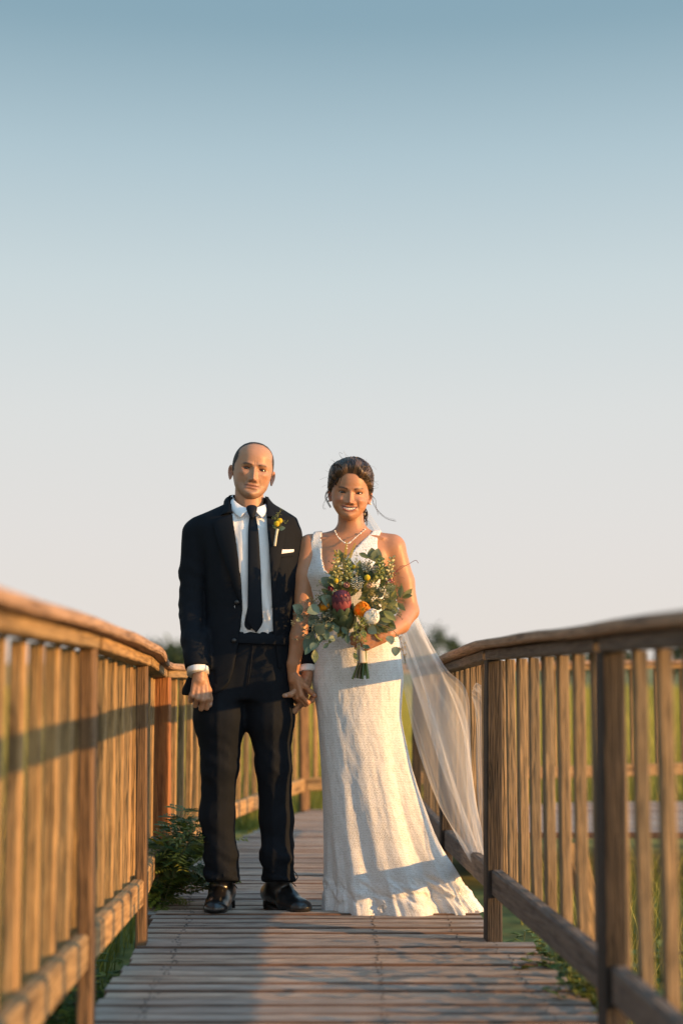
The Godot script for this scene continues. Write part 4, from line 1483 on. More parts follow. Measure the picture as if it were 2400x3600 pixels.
# crochet lace: fields of open mesh between solid leaves and cords
func lace_image(relief: bool) -> Image:
	var n := 512
	var f := FastNoiseLite.new()
	f.seed = 61
	f.frequency = 0.012
	f.fractal_octaves = 3
	var zone := f.get_seamless_image(n, n).get_data()
	f.seed = 64
	f.frequency = 0.016
	f.fractal_octaves = 1
	var cord := f.get_seamless_image(n, n).get_data()
	f.seed = 66
	f.frequency = 0.024
	var cord2 := f.get_seamless_image(n, n).get_data()
	var g := FastNoiseLite.new()
	g.seed = 62
	g.frequency = 0.06
	g.fractal_octaves = 3
	var fib := g.get_seamless_image(n, n).get_data()
	var out := PackedByteArray()
	out.resize(n * n)
	for y in n:
		for x in n:
			var i := y * n + x
			var k := zone[i] / 255.0
			var wob := (fib[i] - 128) * 0.035
			var u := fposmod(x + wob + y * 0.12, 10.24) / 10.24
			var w := fposmod(y + wob, 10.24) / 10.24
			var hole := smoothstep(0.20, 0.38, u) * smoothstep(1.0, 0.84, u) * smoothstep(0.20, 0.38, w) * smoothstep(1.0, 0.84, w)
			var open := 0.55 + 0.45 * smoothstep(0.36, 0.60, k)
			var bars := 0.6 * smoothstep(0.40, 0.24, k)
			var v := 0.72 + 0.18 * open - 0.70 * hole * open
			v -= bars * 0.26 * (0.5 + 0.5 * sin(y * TAU / 8.0 + wob * 1.5 + sin(x * TAU / 64.0) * 2.0))
			var vein := minf(absf(cord[i] - 128.0), absf(cord2[i] - 120.0) * 0.8)
			v = lerpf(0.93, v, smoothstep(1.0, 5.0, vein))
			if vein > 5.0 and vein < 9.0:
				v -= 0.06
			v += 0.16 * (fib[i] / 255.0 - 0.5)
			out[i] = clampi(int(v * 255.0), 0, 255)
	var im := Image.create_from_data(n, n, false, Image.FORMAT_L8, out)
	if relief:
		return im
	var b := PackedByteArray()
	b.resize(n * n * 3)
	var lut := []
	for q in 256:
		var c := Color(0.52, 0.49, 0.45).lerp(Color(0.80, 0.79, 0.785), smoothstep(0.1, 0.75, q / 255.0)).linear_to_srgb()
		lut.append([c.r8, c.g8, c.b8])
	for i in n * n:
		var c: Array = lut[out[i]]
		b[i * 3] = c[0]
		b[i * 3 + 1] = c[1]
		b[i * 3 + 2] = c[2]
	return Image.create_from_data(n, n, false, Image.FORMAT_RGB8, b)

func bride() -> void:
	var t := thing("person", "smiling woman in a white lace gown with a low back bun, holding a bouquet", "person", Vector3(0.04, -0.016, 0))
	var skin := Color(0.44, 0.205, 0.105)
	var sm: Material = M.skin
	var hx := Transform3D(Basis(Vector3.UP, deg_to_rad(1)) * Basis(Vector3.FORWARD, deg_to_rad(4.0)) * Basis(Vector3.RIGHT, deg_to_rad(3)), Vector3(0.027, 1.501, 0.012))
	var hd := Head.new()
	hd.rows = [[0.228, 0.004, 0.0, -0.012], [0.2265, 0.018, 0.014, -0.03], [0.222, 0.034, 0.034, -0.05], [0.212, 0.052, 0.056, -0.07], [0.197, 0.0645, 0.072, -0.085], [0.18, 0.0715, 0.0825, -0.094], [0.16, 0.0745, 0.0875, -0.098], [0.142, 0.0745, 0.0885, -0.096], [0.125, 0.0745, 0.087, -0.089], [0.106, 0.0746, 0.0855, -0.078], [0.088, 0.0735, 0.085, -0.062], [0.068, 0.0699, 0.0845, -0.042], [0.05, 0.0647, 0.0835, -0.02], [0.034, 0.0547, 0.083, -0.004], [0.02, 0.0442, 0.083, 0.012], [0.009, 0.0333, 0.08, 0.026], [0.001, 0.0217, 0.072, 0.04], [-0.004, 0.0122, 0.062, 0.048]]
	hd.top = 0.228
	hd.eye = Vector2(0.0318, 0.1040)
	hd.lid = Vector2(0.0145, 0.0030)
	hd.slant = 0.0022
	hd.nose = [[0.117, 0.000, 0.008], [0.107, 0.0020, 0.0075], [0.094, 0.0065, 0.0075], [0.081, 0.0125, 0.0082], [0.072, 0.0180, 0.0095], [0.0655, 0.0208, 0.0110], [0.0605, 0.0165, 0.0110], [0.0572, 0.0070, 0.010], [0.0545, 0.0, 0.009]]
	hd.mouth_y = 0.0430
	hd.mouth_open = 0.0078
	hd.mouth_half = 0.0305
	hd.mouth_bow = 7.5
	hd.ex = 2.15
	for sx in [-1.0, 1.0]:
		hd.bumps += [[sx * 0.0140, 0.0628, 0.0066, 0.0060, 0.0100], [sx * 0.031, 0.1035, 0.017, 0.010, -0.0062], [sx * 0.015, 0.1055, 0.007, 0.009, -0.0030], [sx * 0.028, 0.1190, 0.019, 0.0065, 0.0030], [sx * 0.042, 0.075, 0.016, 0.012, 0.0095], [sx * 0.050, 0.054, 0.013, 0.016, 0.0015], [sx * 0.0315, 0.1120, 0.013, 0.0032, 0.0018], [sx * 0.0315, 0.0970, 0.013, 0.003, 0.0034], [sx * 0.0290, 0.056, 0.0045, 0.010, -0.0034], [sx * 0.033, 0.048, 0.0045, 0.008, -0.0030]]
		for q in [-0.75, -0.4, 0.0, 0.4, 0.75]:
			var x: float = q * 0.026
			if sx > 0:
				hd.bumps.append([x, hd.mouth_y + hd.mouth_bow * x * x + 0.0050, 0.008, 0.0032, 0.0026])
				hd.bumps.append([x, hd.mouth_y + hd.mouth_bow * x * x * 1.25 - 0.0108 + 0.0055 * absf(q), 0.008, 0.0040, 0.0036])
	hd.bumps += [[0.0, 0.0295, 0.017, 0.0050, -0.0028], [0.0, 0.013, 0.016, 0.011, 0.0060], [0.0, 0.0525, 0.003, 0.003, -0.0010]]
	var noise := FastNoiseLite.new()
	noise.frequency = 60.0
	noise.seed = 9
	var brown := func(k: float) -> Color:
		return Color(0.014, 0.008, 0.0055).lerp(Color(0.135, 0.072, 0.032), clampf(k, 0, 1))
	# how far a point lies inside the hair, in metres above the hairline
	var hairline := func(p: Vector3, ang: float) -> float:
		var a := absf(ang + 0.05)
		var line := lerpf(0.179, 0.158, smoothstep(0.12, 0.68, a))
		if a > 0.68:
			line = lerpf(0.158, 0.133, (a - 0.68) / 0.42)
		if a > 1.1:
			line = lerpf(0.133, 0.102, (a - 1.1) / 0.35)
		if a > 1.45:
			line = 0.102
		if a > 1.8:
			line = lerpf(0.102, 0.030, clampf((a - 1.8) / 0.6, 0, 1))
		return p.y - line
	var paint := func(p: Vector3, ang: float) -> Color:
		var c := skin
		var fr := smoothstep(0.1, 0.6, cos(ang))
		var ax := absf(p.x)
		c = c.lerp(Color(0.45, 0.175, 0.115), 0.45 * bell(ax - 0.041, 0.016) * bell(p.y - 0.074, 0.015) * fr)
		c = c.lerp(Color(0.44, 0.19, 0.12), 0.4 * bell(p.x, 0.012) * bell(p.y - 0.067, 0.012) * fr)
		var line := hd.mouth_y + hd.mouth_bow * p.x * p.x
		var o := hd.slot_at(p.x, p.y)
		var near := smoothstep(0.0318, 0.0285, ax) * fr
		var upper := smoothstep(line + 0.0085 - 0.0016 * bell(p.x, 0.004) - 0.10 * ax * ax * 60.0 * 0.04, line + 0.0065 - 0.10 * ax * ax * 60.0 * 0.04, p.y) * smoothstep(line - 0.001, line + 0.0005, p.y)
		var base := line - hd.mouth_open * (1.0 - pow(minf(ax / hd.mouth_half, 1.0), 2.0))
		var lower := smoothstep(base - 0.0085, base - 0.0060, p.y) * smoothstep(base + 0.001, base - 0.0005, p.y)
		c = c.lerp(Color(0.43, 0.15, 0.115), 0.8 * maxf(upper, lower) * near)
		if o < 1.1:
			c = c.lerp(Color(0.07, 0.018, 0.016), smoothstep(1.1, 0.9, o))
		c = c.lerp(Color(0.12, 0.04, 0.03), 0.7 * bell(ax - 0.0318, 0.0022) * bell(p.y - line, 0.0022) * fr)
		var arch := 0.1155 + 0.0080 * sin(clampf((ax - 0.010) / 0.044, 0, 1) * 1.9)
		var brow := bell(p.y - arch, 0.0036) * smoothstep(0.010, 0.016, ax) * smoothstep(0.054, 0.044, ax) * fr
		c = c.lerp(Color(0.035, 0.019, 0.012), clampf(brow * (1.0 + 0.3 * noise.get_noise_2d(p.x * 6.0, p.y * 2.0)), 0, 1))
		var e := hd.lid_at(p.x, p.y)
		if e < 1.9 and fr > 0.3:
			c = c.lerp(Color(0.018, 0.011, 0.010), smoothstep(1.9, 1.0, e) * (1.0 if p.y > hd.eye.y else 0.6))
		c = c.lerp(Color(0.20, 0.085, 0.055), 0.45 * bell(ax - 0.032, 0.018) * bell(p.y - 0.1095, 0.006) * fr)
		c = c.lerp(Color(0.08, 0.03, 0.022), 0.85 * bell(ax - 0.0088, 0.0034) * bell(p.y - 0.0575, 0.0020) * fr)
		c = c.lerp(brown.call(0.2), 0.9 * smoothstep(-0.006, 0.004, hairline.call(p, ang)))
		return c * (0.97 + 0.06 * noise.get_noise_3d(p.x, p.y, p.z))
	var body := MB.new()
	head_skin(body, hd, hx, paint)
	for sx in [-1.0, 1.0]:
		ear(body, hx, sx, Vector3(sx * 0.0780, 0.094, -0.010), Vector2(0.0140, 0.0265), 40.0, skin.lerp(Color(0.48, 0.18, 0.12), 0.3), Color(0.28, 0.12, 0.08))
	var f := Field.new(Vector3(-0.27, 0.86, -0.16), Vector3(0.35, 1.555, 0.28), 0.0085)
	f.loft(TORSO, 2.2, 0.012)
	f.cone(Vector3(0.040, 1.40, -0.03), Vector3(0.036, 1.535, -0.006), 0.056, 0.0495, 0.035)
	f.chain([Vector3(0.03, 1.425, -0.03), Vector3(-0.125, 1.402, -0.015)], [0.042, 0.046], 0.03)
	f.chain([Vector3(0.04, 1.430, -0.03), Vector3(0.200, 1.398, -0.018)], [0.042, 0.051], 0.03)
	f.chain([Vector3(-0.126, 1.392, -0.008), Vector3(-0.149, 1.28, 0.018), Vector3(-0.150, 1.14, 0.045), Vector3(-0.166, 1.04, 0.062), Vector3(-0.186, 0.935, 0.069), Vector3(-0.187, 0.895, 0.070)], [0.046, 0.041, 0.0355, 0.034, 0.0245, 0.0215], 0.014)
	f.chain([Vector3(0.203, 1.388, -0.012), Vector3(0.243, 1.26, -0.022), Vector3(0.268, 1.142, -0.012), Vector3(0.228, 1.088, 0.085), Vector3(0.180, 1.053, 0.172), Vector3(0.158, 1.043, 0.203)], [0.051, 0.0445, 0.0365, 0.0355, 0.0250, 0.0215], 0.014)
	# collar bones
	f.cone(Vector3(0.060, 1.438, 0.032), Vector3(0.165, 1.430, 0.030), 0.008, 0.007, 0.014)
	f.cone(Vector3(0.010, 1.434, 0.034), Vector3(-0.085, 1.424, 0.030), 0.008, 0.007, 0.014)
	f.cone(Vector3(-0.042, 1.292, 0.070), Vector3(-0.046, 1.285, 0.075), 0.050, 0.050, 0.03)
	f.cone(Vector3(0.088, 1.292, 0.068), Vector3(0.092, 1.285, 0.073), 0.050, 0.050, 0.03)
	f.build(body, func(v: Vector3) -> Color:
		return skin * (0.97 + 0.06 * noise.get_noise_3d(v.x * 0.5, v.y * 0.5, v.z * 0.5)))
	hand(body, Transform3D(Basis(Vector3(-0.66, -0.12, -0.74), Vector3(0.14, -0.99, -0.03), Vector3(-0.74, -0.12, 0.66)).orthonormalized(), Vector3(-0.187, 0.893, 0.070)), -1.0, 0.94, [[40, 62, 36], [44, 66, 36], [46, 66, 36], [48, 64, 34]], [20.0, 24.0, 6.0, 10.0], skin, 1.0)
	hand(body, Transform3D(Basis(Vector3(-0.30, 0.93, -0.10), Vector3(-0.93, -0.27, 0.18), Vector3(0.10, 0.10, 0.99)).orthonormalized(), Vector3(0.160, 1.042, 0.203)), 1.0, 0.92, [[40, 62, 30], [46, 66, 34], [50, 66, 34], [54, 66, 30]], [42.0, 20.0, 10.0, 14.0], skin, 2.0)
	body.smooth()
	part("body", body, sm, t)
	var em := mat(Color(1, 1, 1), 0.08, true)
	for sx in [-1.0, 1.0]:
		part("eye", eyeball(hd, hx, sx, Color(0.035, 0.018, 0.009), Vector3(0.0, -0.10, 1.0)), em, t)
	# teeth: one by one along the smile
	var enamel := mat(Color(0.80, 0.76, 0.70), 0.2)
	var tm := MB.new()
	for k in 8:
		var x := (k - 3.5) * 0.0061
		var y := hd.mouth_y + hd.mouth_bow * x * x - 0.0026
		var z := hd.pt(hd.mouth_y, 0.0, false).z - 0.0045 - 9.0 * x * x
		ball(tm, hx * Vector3(x, y, z), Vector3(0.0036, 0.0060 - 0.0004 * absf(k - 3.5), 0.0022), 7)
	var arc := []
	for k in 9:
		var x := (k - 4) * 0.0060
		arc.append(hx * Vector3(x, hd.mouth_y + hd.mouth_bow * x * x - 0.0022, hd.pt(hd.mouth_y, 0.0, false).z - 0.0058 - 9.0 * x * x))
	sheet(tm, arc.map(func(p): return p + Vector3(0, 0.004, 0)), arc.map(func(p): return p - Vector3(0, 0.0042, 0)), 0.002, 2)
	part("teeth", tm, enamel, t)

	# hair: the mass swept back from a soft parting, a low bun, loose locks
	var hm := mat(Color(1, 1, 1), 0.42, true)
	hm.resource_name = "brown_hair"
	hm.anisotropy_enabled = false
	var strand := func(p: Vector3) -> float:
		var c := Vector2(p.x + 0.008, p.y - 0.100)
		var a := atan2(c.x, c.y)
		var wave := 0.16 * sin(p.z * 55.0 + a * 3.0) + 0.10 * noise.get_noise_2d(p.z * 0.4, a * 0.2)
		return 0.5 + 0.42 * sin((a + wave) * 15.0) + 0.20 * sin((a + wave) * 41.0 + 1.0) + 0.16 * sin(a * 97.0 + p.z * 40.0)
	var hair := MB.new()
	head_skin(hair, hd, hx, func(p: Vector3, _a: float) -> Color:
		return brown.call(-0.05 + strand.call(p) * 0.85), 104, 150, func(p: Vector3, ang: float) -> float:  # brown strand tones; groove shade and golden highlights on locks are painted in
		var h: float = hairline.call(p, ang)
		if h < -0.006:
			return NAN
		var full := 0.013 + 0.010 * smoothstep(0.0, -0.06, p.z) + 0.009 * smoothstep(0.15, 0.21, p.y) * (1.0 + 0.35 * sin(p.x * 60.0 + 0.8)) - 0.004 * smoothstep(0.13, 0.10, p.y)
		return lerpf(-0.002, full, smoothstep(-0.006, 0.022, h)) + 0.0046 * (strand.call(p) - 0.5) * smoothstep(0.0, 0.02, h))
	var rng := RandomNumberGenerator.new()
	rng.seed = 5
	# fibres laid over the mass from the hairline to the back
	for k in 420:
		var phi := rng.randf_range(-1.75, 1.75)
		var sgn := signf(phi)
		var pts := []
		var hgt := rng.randf_range(-0.0005, 0.0022)
		var reach := rng.randf_range(1.7, 2.7)
		for s in 10:
			var u := s / 9.0
			var ang := sgn * lerpf(0.10 + 0.45 * absf(phi), reach, u)
			var y := 0.20
			for it in 4:
				var x := hd.pt(y, ang).x + 0.008
				y = clampf(0.100 + (x / tan(phi) if absf(phi) > 0.12 else 0.2), 0.075, 0.2255)
			var p := hd.pt(y, ang)
			var h: float = hairline.call(p, ang)
			if h < 0.004 and pts.is_empty():
				continue
			var full := 0.0128 + 0.010 * smoothstep(0.0, -0.06, p.z) + 0.009 * smoothstep(0.15, 0.21, p.y) * (1.0 + 0.35 * sin(p.x * 60.0 + 0.8)) - 0.004 * smoothstep(0.13, 0.10, p.y)
			var away := Vector3(p.x, (p.y - hd.top * 0.55) * 0.9, p.z + 0.01).normalized()
			pts.append(hx * (p + away * (lerpf(-0.002, full, smoothstep(-0.006, 0.022, h)) + hgt * sin(u * PI))))
		if pts.size() < 3:
			continue
		var col: Color = brown.call(rng.randf() * rng.randf())
		tube(hair, curve(pts, 2), [0.0004, 0.0007, 0.0008], 3, col)
	for k in 70:
		var ang := rng.randf_range(-2.2, 2.2)
		var y := rng.randf_range(0.12, 0.224)
		var p := hd.pt(y, ang)
		var away := Vector3(p.x, (p.y - hd.top * 0.55) * 0.9, p.z + 0.01).normalized()
		var side := Vector3(rng.randf_range(-1, 1), rng.randf_range(-0.7, 0.7), rng.randf_range(-1, 0.2)) * 0.03
		if hairline.call(p, ang) > 0.015:
			tube(hair, curve([hx * (p + away * 0.015), hx * (p + away * 0.026 + side * 0.5), hx * (p + away * rng.randf_range(0.022, 0.034) + side)], 3), [0.00035], 3, brown.call(rng.randf() * 0.7))
	for k in 8:
		var a := TAU * k / 8.0
		ball(hair, hx * (Vector3(0.028, 0.030, -0.088) + Vector3(cos(a) * 0.026, sin(a) * 0.026, sin(a * 2.0) * 0.012)), Vector3(0.022, 0.020, 0.022), 7, brown.call(0.1 + 0.06 * (k % 3)))
	for k in 26:
		var a := rng.randf() * TAU
		var c := Vector3(0.030, 0.028, -0.086)
		var pts := []
		for s in 6:
			var w := a + s * 0.45
			pts.append(hx * (c + Vector3(cos(w) * 0.047, sin(w) * 0.044, 0.018 * sin(w * 2.0 + k))))
		tube(hair, curve(pts, 2), [0.0016], 4, brown.call(rng.randf() * 0.5))
	part("hair", hair, hm, t)
	var locks := [[[Vector3(-0.052, 0.158, 0.066), Vector3(-0.070, 0.128, 0.050), Vector3(-0.086, 0.112, 0.036), Vector3(-0.094, 0.096, 0.036), Vector3(-0.094, 0.076, 0.040), Vector3(-0.084, 0.058, 0.046), Vector3(-0.074, 0.044, 0.050)], 0.0016, 6], [[Vector3(0.076, 0.118, 0.000), Vector3(0.089, 0.096, 0.0), Vector3(0.098, 0.070, 0.005), Vector3(0.118, 0.044, 0.0), Vector3(0.150, 0.020, 0.0), Vector3(0.190, 0.012, 0.0)], 0.0004, 8], [[Vector3(0.078, 0.108, -0.01), Vector3(0.100, 0.090, -0.01), Vector3(0.104, 0.066, -0.01), Vector3(0.116, 0.030, -0.02)], 0.0004, 5], [[Vector3(-0.03, 0.235, 0.0), Vector3(-0.05, 0.255, 0.0), Vector3(-0.052, 0.268, 0.0), Vector3(-0.040, 0.262, 0.0)], 0.0005, 2], [[Vector3(-0.08, 0.10, 0.02), Vector3(-0.098, 0.07, 0.02), Vector3(-0.104, 0.046, 0.02), Vector3(-0.094, 0.036, 0.02)], 0.0006, 3], [[Vector3(0.06, 0.02, -0.06), Vector3(0.074, 0.005, -0.05), Vector3(0.072, -0.022, -0.04)], 0.002, 5]]
	for l in locks:
		var lm := MB.new()
		for k in l[2]:
			var off := Vector3(rng.randf_range(-1, 1), rng.randf_range(-1, 1), rng.randf_range(-1, 1)) * 0.003
			var pts: Array = (l[0] as Array).map(func(p): return hx * (p + off * (1.0 + 22.0 * absf(p.x) * absf(p.x))))
			tube(lm, curve(pts, 4), [l[1], l[1], l[1], l[1] * 0.7, l[1] * 0.5], 5, brown.call(0.05 + rng.randf() * 0.25))
		part("loose_lock", lm, hm, t)

	# gown: bodice with a deep neckline, skirt with a train
	var lace := mat(Color(1, 1, 1), 0.8)
	lace.resource_name = "lace"
	lace.albedo_texture = ImageTexture.create_from_image(lace_image(false))
	lace.heightmap_enabled = true
	lace.heightmap_texture = ImageTexture.create_from_image(lace_image(true))
	lace.heightmap_scale = 0.14
	lace.uv1_scale = Vector3(1.0 / 0.31, 1.0 / 0.31, 1)
	lace.backlight_enabled = true
	lace.backlight = Color(0.25, 0.24, 0.22)
	f = Field.new(Vector3(-0.18, 1.00, -0.15), Vector3(0.26, 1.50, 0.17), 0.0056)
	f.loft(TORSO, 2.2, 0.012)
	f.cone(Vector3(0.040, 1.40, -0.03), Vector3(0.036, 1.535, -0.006), 0.056, 0.0495, 0.035)
	f.chain([Vector3(0.03, 1.425, -0.03), Vector3(-0.125, 1.402, -0.015)], [0.042, 0.046], 0.03)
	f.chain([Vector3(0.04, 1.430, -0.03), Vector3(0.200, 1.398, -0.018)], [0.042, 0.051], 0.03)
	f.cone(Vector3(-0.042, 1.292, 0.070), Vector3(-0.046, 1.285, 0.075), 0.050, 0.050, 0.03)
	f.cone(Vector3(0.088, 1.292, 0.068), Vector3(0.092, 1.285, 0.073), 0.050, 0.050, 0.03)
	f.each(func(p: Vector3, d: float) -> float:
		d -= 0.0075
		var tooth := 0.0022 * sin(p.y * 520.0)
		var gap := minf(p.x - edge_at(NECK_L, p.y), edge_at(NECK_R, p.y) - p.x) + tooth if p.y > 1.272 else -0.05
		var outside := maxf(edge_at(ARM_L, p.y) - p.x, p.x - edge_at(ARM_R, p.y))
		d = maxf(d, maxf(gap, outside))
		return maxf(d, 1.02 - p.y))
	var bm := MB.new()
	f.build(bm, null, 1.0)
	var gown := Node3D.new()
	gown.name = "gown"
	t.add_child(gown)
	part("bodice", bm, lace, gown)
	var sk := MB.new()
	var fn := FastNoiseLite.new()
	fn.seed = 23
	fn.frequency = 1.0
	drape(sk, SKIRT, 260, 150, func(a: float, y: float) -> Vector2:
		var low := clampf((0.85 - y) / 0.85, 0.0, 1.0)
		var right := 0.35 + 0.65 * (0.5 + 0.5 * sin(a - 0.25))
		var sway := a + 0.30 * low * sin(2.0 * a + 0.6) - 0.10 * low * low
		var w := (0.60 * sin(6.0 * sway + 0.4) + 0.40 * sin(11.0 * sway + 2.0 + 1.2 * low) + 0.55 * fn.get_noise_2d(a * 2.0, 3.0 + y * 0.6)) * 0.031 * pow(low, 1.25) * right
		var foot := smoothstep(0.30, 0.0, y)
		w += foot * foot * (0.042 * fn.get_noise_2d(a * 2.6, 9.0) + 0.020 * fn.get_noise_2d(a * 6.5, 1.0) + 0.004) * right
		w += 0.003 * fn.get_noise_2d(a * 3.0, y * 5.0)
		# creases where the cloth gathers over the floor
		var heap := bell(y - 0.075 - 0.05 * fn.get_noise_2d(a * 2.0, 21.0), 0.045)
		w += 0.034 * heap * fn.get_noise_2d(a * 3.2 + y * 9.0, y * 14.0) * right
		var lift := smoothstep(0.10, 0.0, y) * (0.004 + 0.012 * fn.get_noise_2d(a * 5.0, 31.0))
		return Vector2(w, maxf(lift, -0.002)), 1.35, 2.05)
	part("skirt", sk, lace, gown)
	# curled hem folds lying on the boards
	for q in [[Vector3(0.150, 0.004, 0.155), Vector3(0.185, 0.05, 0.13), 0.020], [Vector3(0.195, 0.002, 0.160), Vector3(0.205, 0.045, 0.13), 0.013], [Vector3(0.262, 0.003, 0.160), Vector3(0.255, 0.06, 0.125), 0.018]]:
		var cu := MB.new()
		var b := cu.v.size()
		var i0 := cu.ix.size()
		for j in 9:
			var u := j / 8.0
			var c: Vector3 = (q[0] as Vector3).lerp(q[1], u) + Vector3(0, q[2] * (1.0 - u), 0)
			for i in 22:
				var a := TAU * 1.25 * i / 21.0
				var r: float = q[2] * (0.55 + 0.45 * i / 21.0) * (1.0 - 0.3 * u)
				cu.vert(c + Vector3(cos(a) * r, sin(a) * r * 0.8, 0.006 * sin(a * 3.0 + j)), Vector2(i * 0.006, u * 0.1))
		for j in 8:
			for i in 21:
				cu.quad(b + j * 22 + i, b + j * 22 + i + 1, b + j * 22 + 23 + i, b + j * 22 + 22 + i)
		part("hem_curl", cu, lace, gown)

	# jewels
	var pearl := mat(Color(0.85, 0.80, 0.74), 0.15)
	pearl.metallic_specular = 0.8
	var nk := MB.new()
	var left := Vector3(-0.026, 1.456, 0.028)
	var low := Vector3(0.022, 1.402, 0.083)
	var rightp := Vector3(0.092, 1.462, 0.024)
	var path := curve([left, Vector3(-0.012, 1.428, 0.062), low, Vector3(0.058, 1.430, 0.066), rightp], 7)
	tube(nk, path, [0.0009], 5)
	for k in path.size():
		if k % 2 == 0 or (k > 6 and k < 22):
			ball(nk, path[k] + Vector3(0, 0, 0.002), Vector3.ONE * (0.0037 if k % 4 == 0 else 0.0025), 5)
	ball(nk, low + Vector3(-0.001, -0.008, 0.004), Vector3.ONE * 0.003, 6)
	ball(nk, low + Vector3(-0.002, -0.019, 0.004), Vector3.ONE * 0.0042, 6)
	part("necklace", nk, pearl, t)
	for sx in [-1.0, 1.0]:
		var eb := MB.new()
		ball(eb, hx * Vector3(sx * 0.083, 0.070, 0.004), Vector3.ONE * 0.0042, 6)
		part("earring", eb, pearl, t)
	var rb := MB.new()
	var rp := Vector3(0.083, 1.000, 0.232)
	var loop := []
	for k in 13:
		var a := TAU * k / 12.0
		loop.append(rp + Vector3(0.0, cos(a) * 0.0095, sin(a) * 0.0095))
	tube(rb, loop, [0.0011], 5)
	ball(rb, rp + Vector3(0, 0.002, 0.011), Vector3.ONE * 0.0028, 5)
	part("finger_ring", rb, pearl, t)

# ---------------------------------------------------------------- leaves and flowers
# a leaf from its base to its tip, curved and folded along the midrib, as one thin mesh in its own axes (length 1 along +y, width w)
func leaf_mesh(w: float, fold: float, bend: float, round_: float) -> ArrayMesh:
	var mb := MB.new()
	var n := 8
	for j in n + 1:
		var t := float(j) / n
		var half := w * 0.5 * pow(sin(PI * pow(t, 1.0 - 0.35 * round_ + 0.1)), 0.75 if round_ > 0.5 else 1.0)
		var z := bend * sin(t * PI * 0.8)
		for s in [-1.0, -0.5, 0.0, 0.5, 1.0]:
			mb.vert(Vector3(s * half, t, z + fold * absf(s) * half * 2.0), Vector2(s * 0.5 + 0.5, t))
	for j in n:
		for i in 4:
			var q := j * 5 + i
			mb.quad(q, q + 1, q + 6, q + 5)
	return mb.mesh()

func leaf_at(mesh: Mesh, m: Material, parent: Node3D, base: Vector3, tip: Vector3, face: Vector3, called := "leaf") -> MeshInstance3D:
	var y := tip - base
	var l := y.length()
	y = y / l
	var x := y.cross(face).normalized()
	var z := x.cross(y)
	return place(called, mesh, m, parent, Transform3D(Basis(x * l, y * l, z * l), base))

func green(c: Color, back: float, rough := 0.5) -> StandardMaterial3D:
	var m := mat(c, rough)
	m.resource_name = "leaf_green"
	m.backlight_enabled = true
	m.backlight = Color(back, back, back * 0.8)
	return m

# a flower of layered petals: rings of [count, radius, height, lean, petal length, petal width]
func bloom(at: Vector3, face: Vector3, rings: Array, shade: Callable, rng: RandomNumberGenerator) -> MB:
	var mb := MB.new()
	var z := face.normalized()
	var x := z.cross(Vector3(0.2, 0.9, 0.1)).normalized()
	var y := z.cross(x)
	for r in rings.size():
		var g: Array = rings[r]
		for k in int(g[0]):
			var a: float = TAU * (k + 0.5 * (r % 2)) / g[0] + rng.randf_range(-0.12, 0.12)
			var outw := x * cos(a) + y * sin(a)
			var sidew := z.cross(outw)
			var col: Color = shade.call(float(r) / maxf(rings.size() - 1, 1)) * rng.randf_range(0.88, 1.08)
			var b := mb.v.size()
			for j in 6:
				var t := j / 5.0
				var half: float = g[5] * 0.5 * pow(sin(PI * clampf(t * 0.80 + 0.18, 0, 1)), 0.7)
				var lean: float = g[3] + (1.0 if g[3] > 0 else 0.6) * 0.9 * t * t
				var c: Vector3 = at + outw * (g[1] + g[4] * t * cos(lean) * -1.0 * (1.0 if g[3] > 1.0 else -1.0)) + z * (g[2] + g[4] * t * sin(lean))
				for s in 5:
					var u := (s - 2) * 0.5
					mb.vert(c + sidew * half * u - outw * half * 0.35 * u * u + z * 0.0, Vector2(u, t), col * (0.85 + 0.2 * t))
			for j in 5:
				for s in 4:
					var q := b + j * 5 + s
					mb.quad(q, q + 1, q + 6, q + 5)
	return mb

# a ball flower built of many closed petals (ranunculus): nested cups seen from the front
func cupped(at: Vector3, face: Vector3, r: float, shade: Callable, rng: RandomNumberGenerator, layers := 7) -> MB:
	var mb := MB.new()
	var z := face.normalized()
	var x := z.cross(Vector3(0.1, 0.95, 0.2)).normalized()
	var y := z.cross(x)
	for l in layers:
		var t := float(l) / (layers - 1)
		var rr := r * lerpf(0.20, 1.0, t)
		var count := 3 + l
		var open := lerpf(0.62, 1.35, t)      # how far down from the pole the rim lies
		for k in count:
			var a0 := TAU * k / count + l * 0.9 + rng.randf_range(-0.15, 0.15)
			var span := TAU / count * 1.55
			var col: Color = shade.call(t) * rng.randf_range(0.90, 1.06)
			var b := mb.v.size()
			for j in 6:
				var w := j / 5.0
				var pol := lerpf(2.3, open - 0.55, w)
				for i in 7:
					var u := i / 6.0 - 0.5
					var a := a0 + u * span
					var edge := 1.0 - 3.0 * u * u * u * u * 4.0
					var pp := lerpf(2.3, pol, edge)
					var q := rr * (1.0 + 0.05 * w + 0.04 * sin(a * 3.0 + l))
					mb.vert(at + (x * cos(a) + y * sin(a)) * sin(pp) * q + z * (cos(pp) * q * 0.80 + (r - rr) * 0.25), Vector2(u, w), col * (0.82 + 0.22 * w))
			for j in 5:
				for i in 6:
					var q := b + j * 7 + i
					mb.quad(q, q + 1, q + 8, q + 7)
	return mb

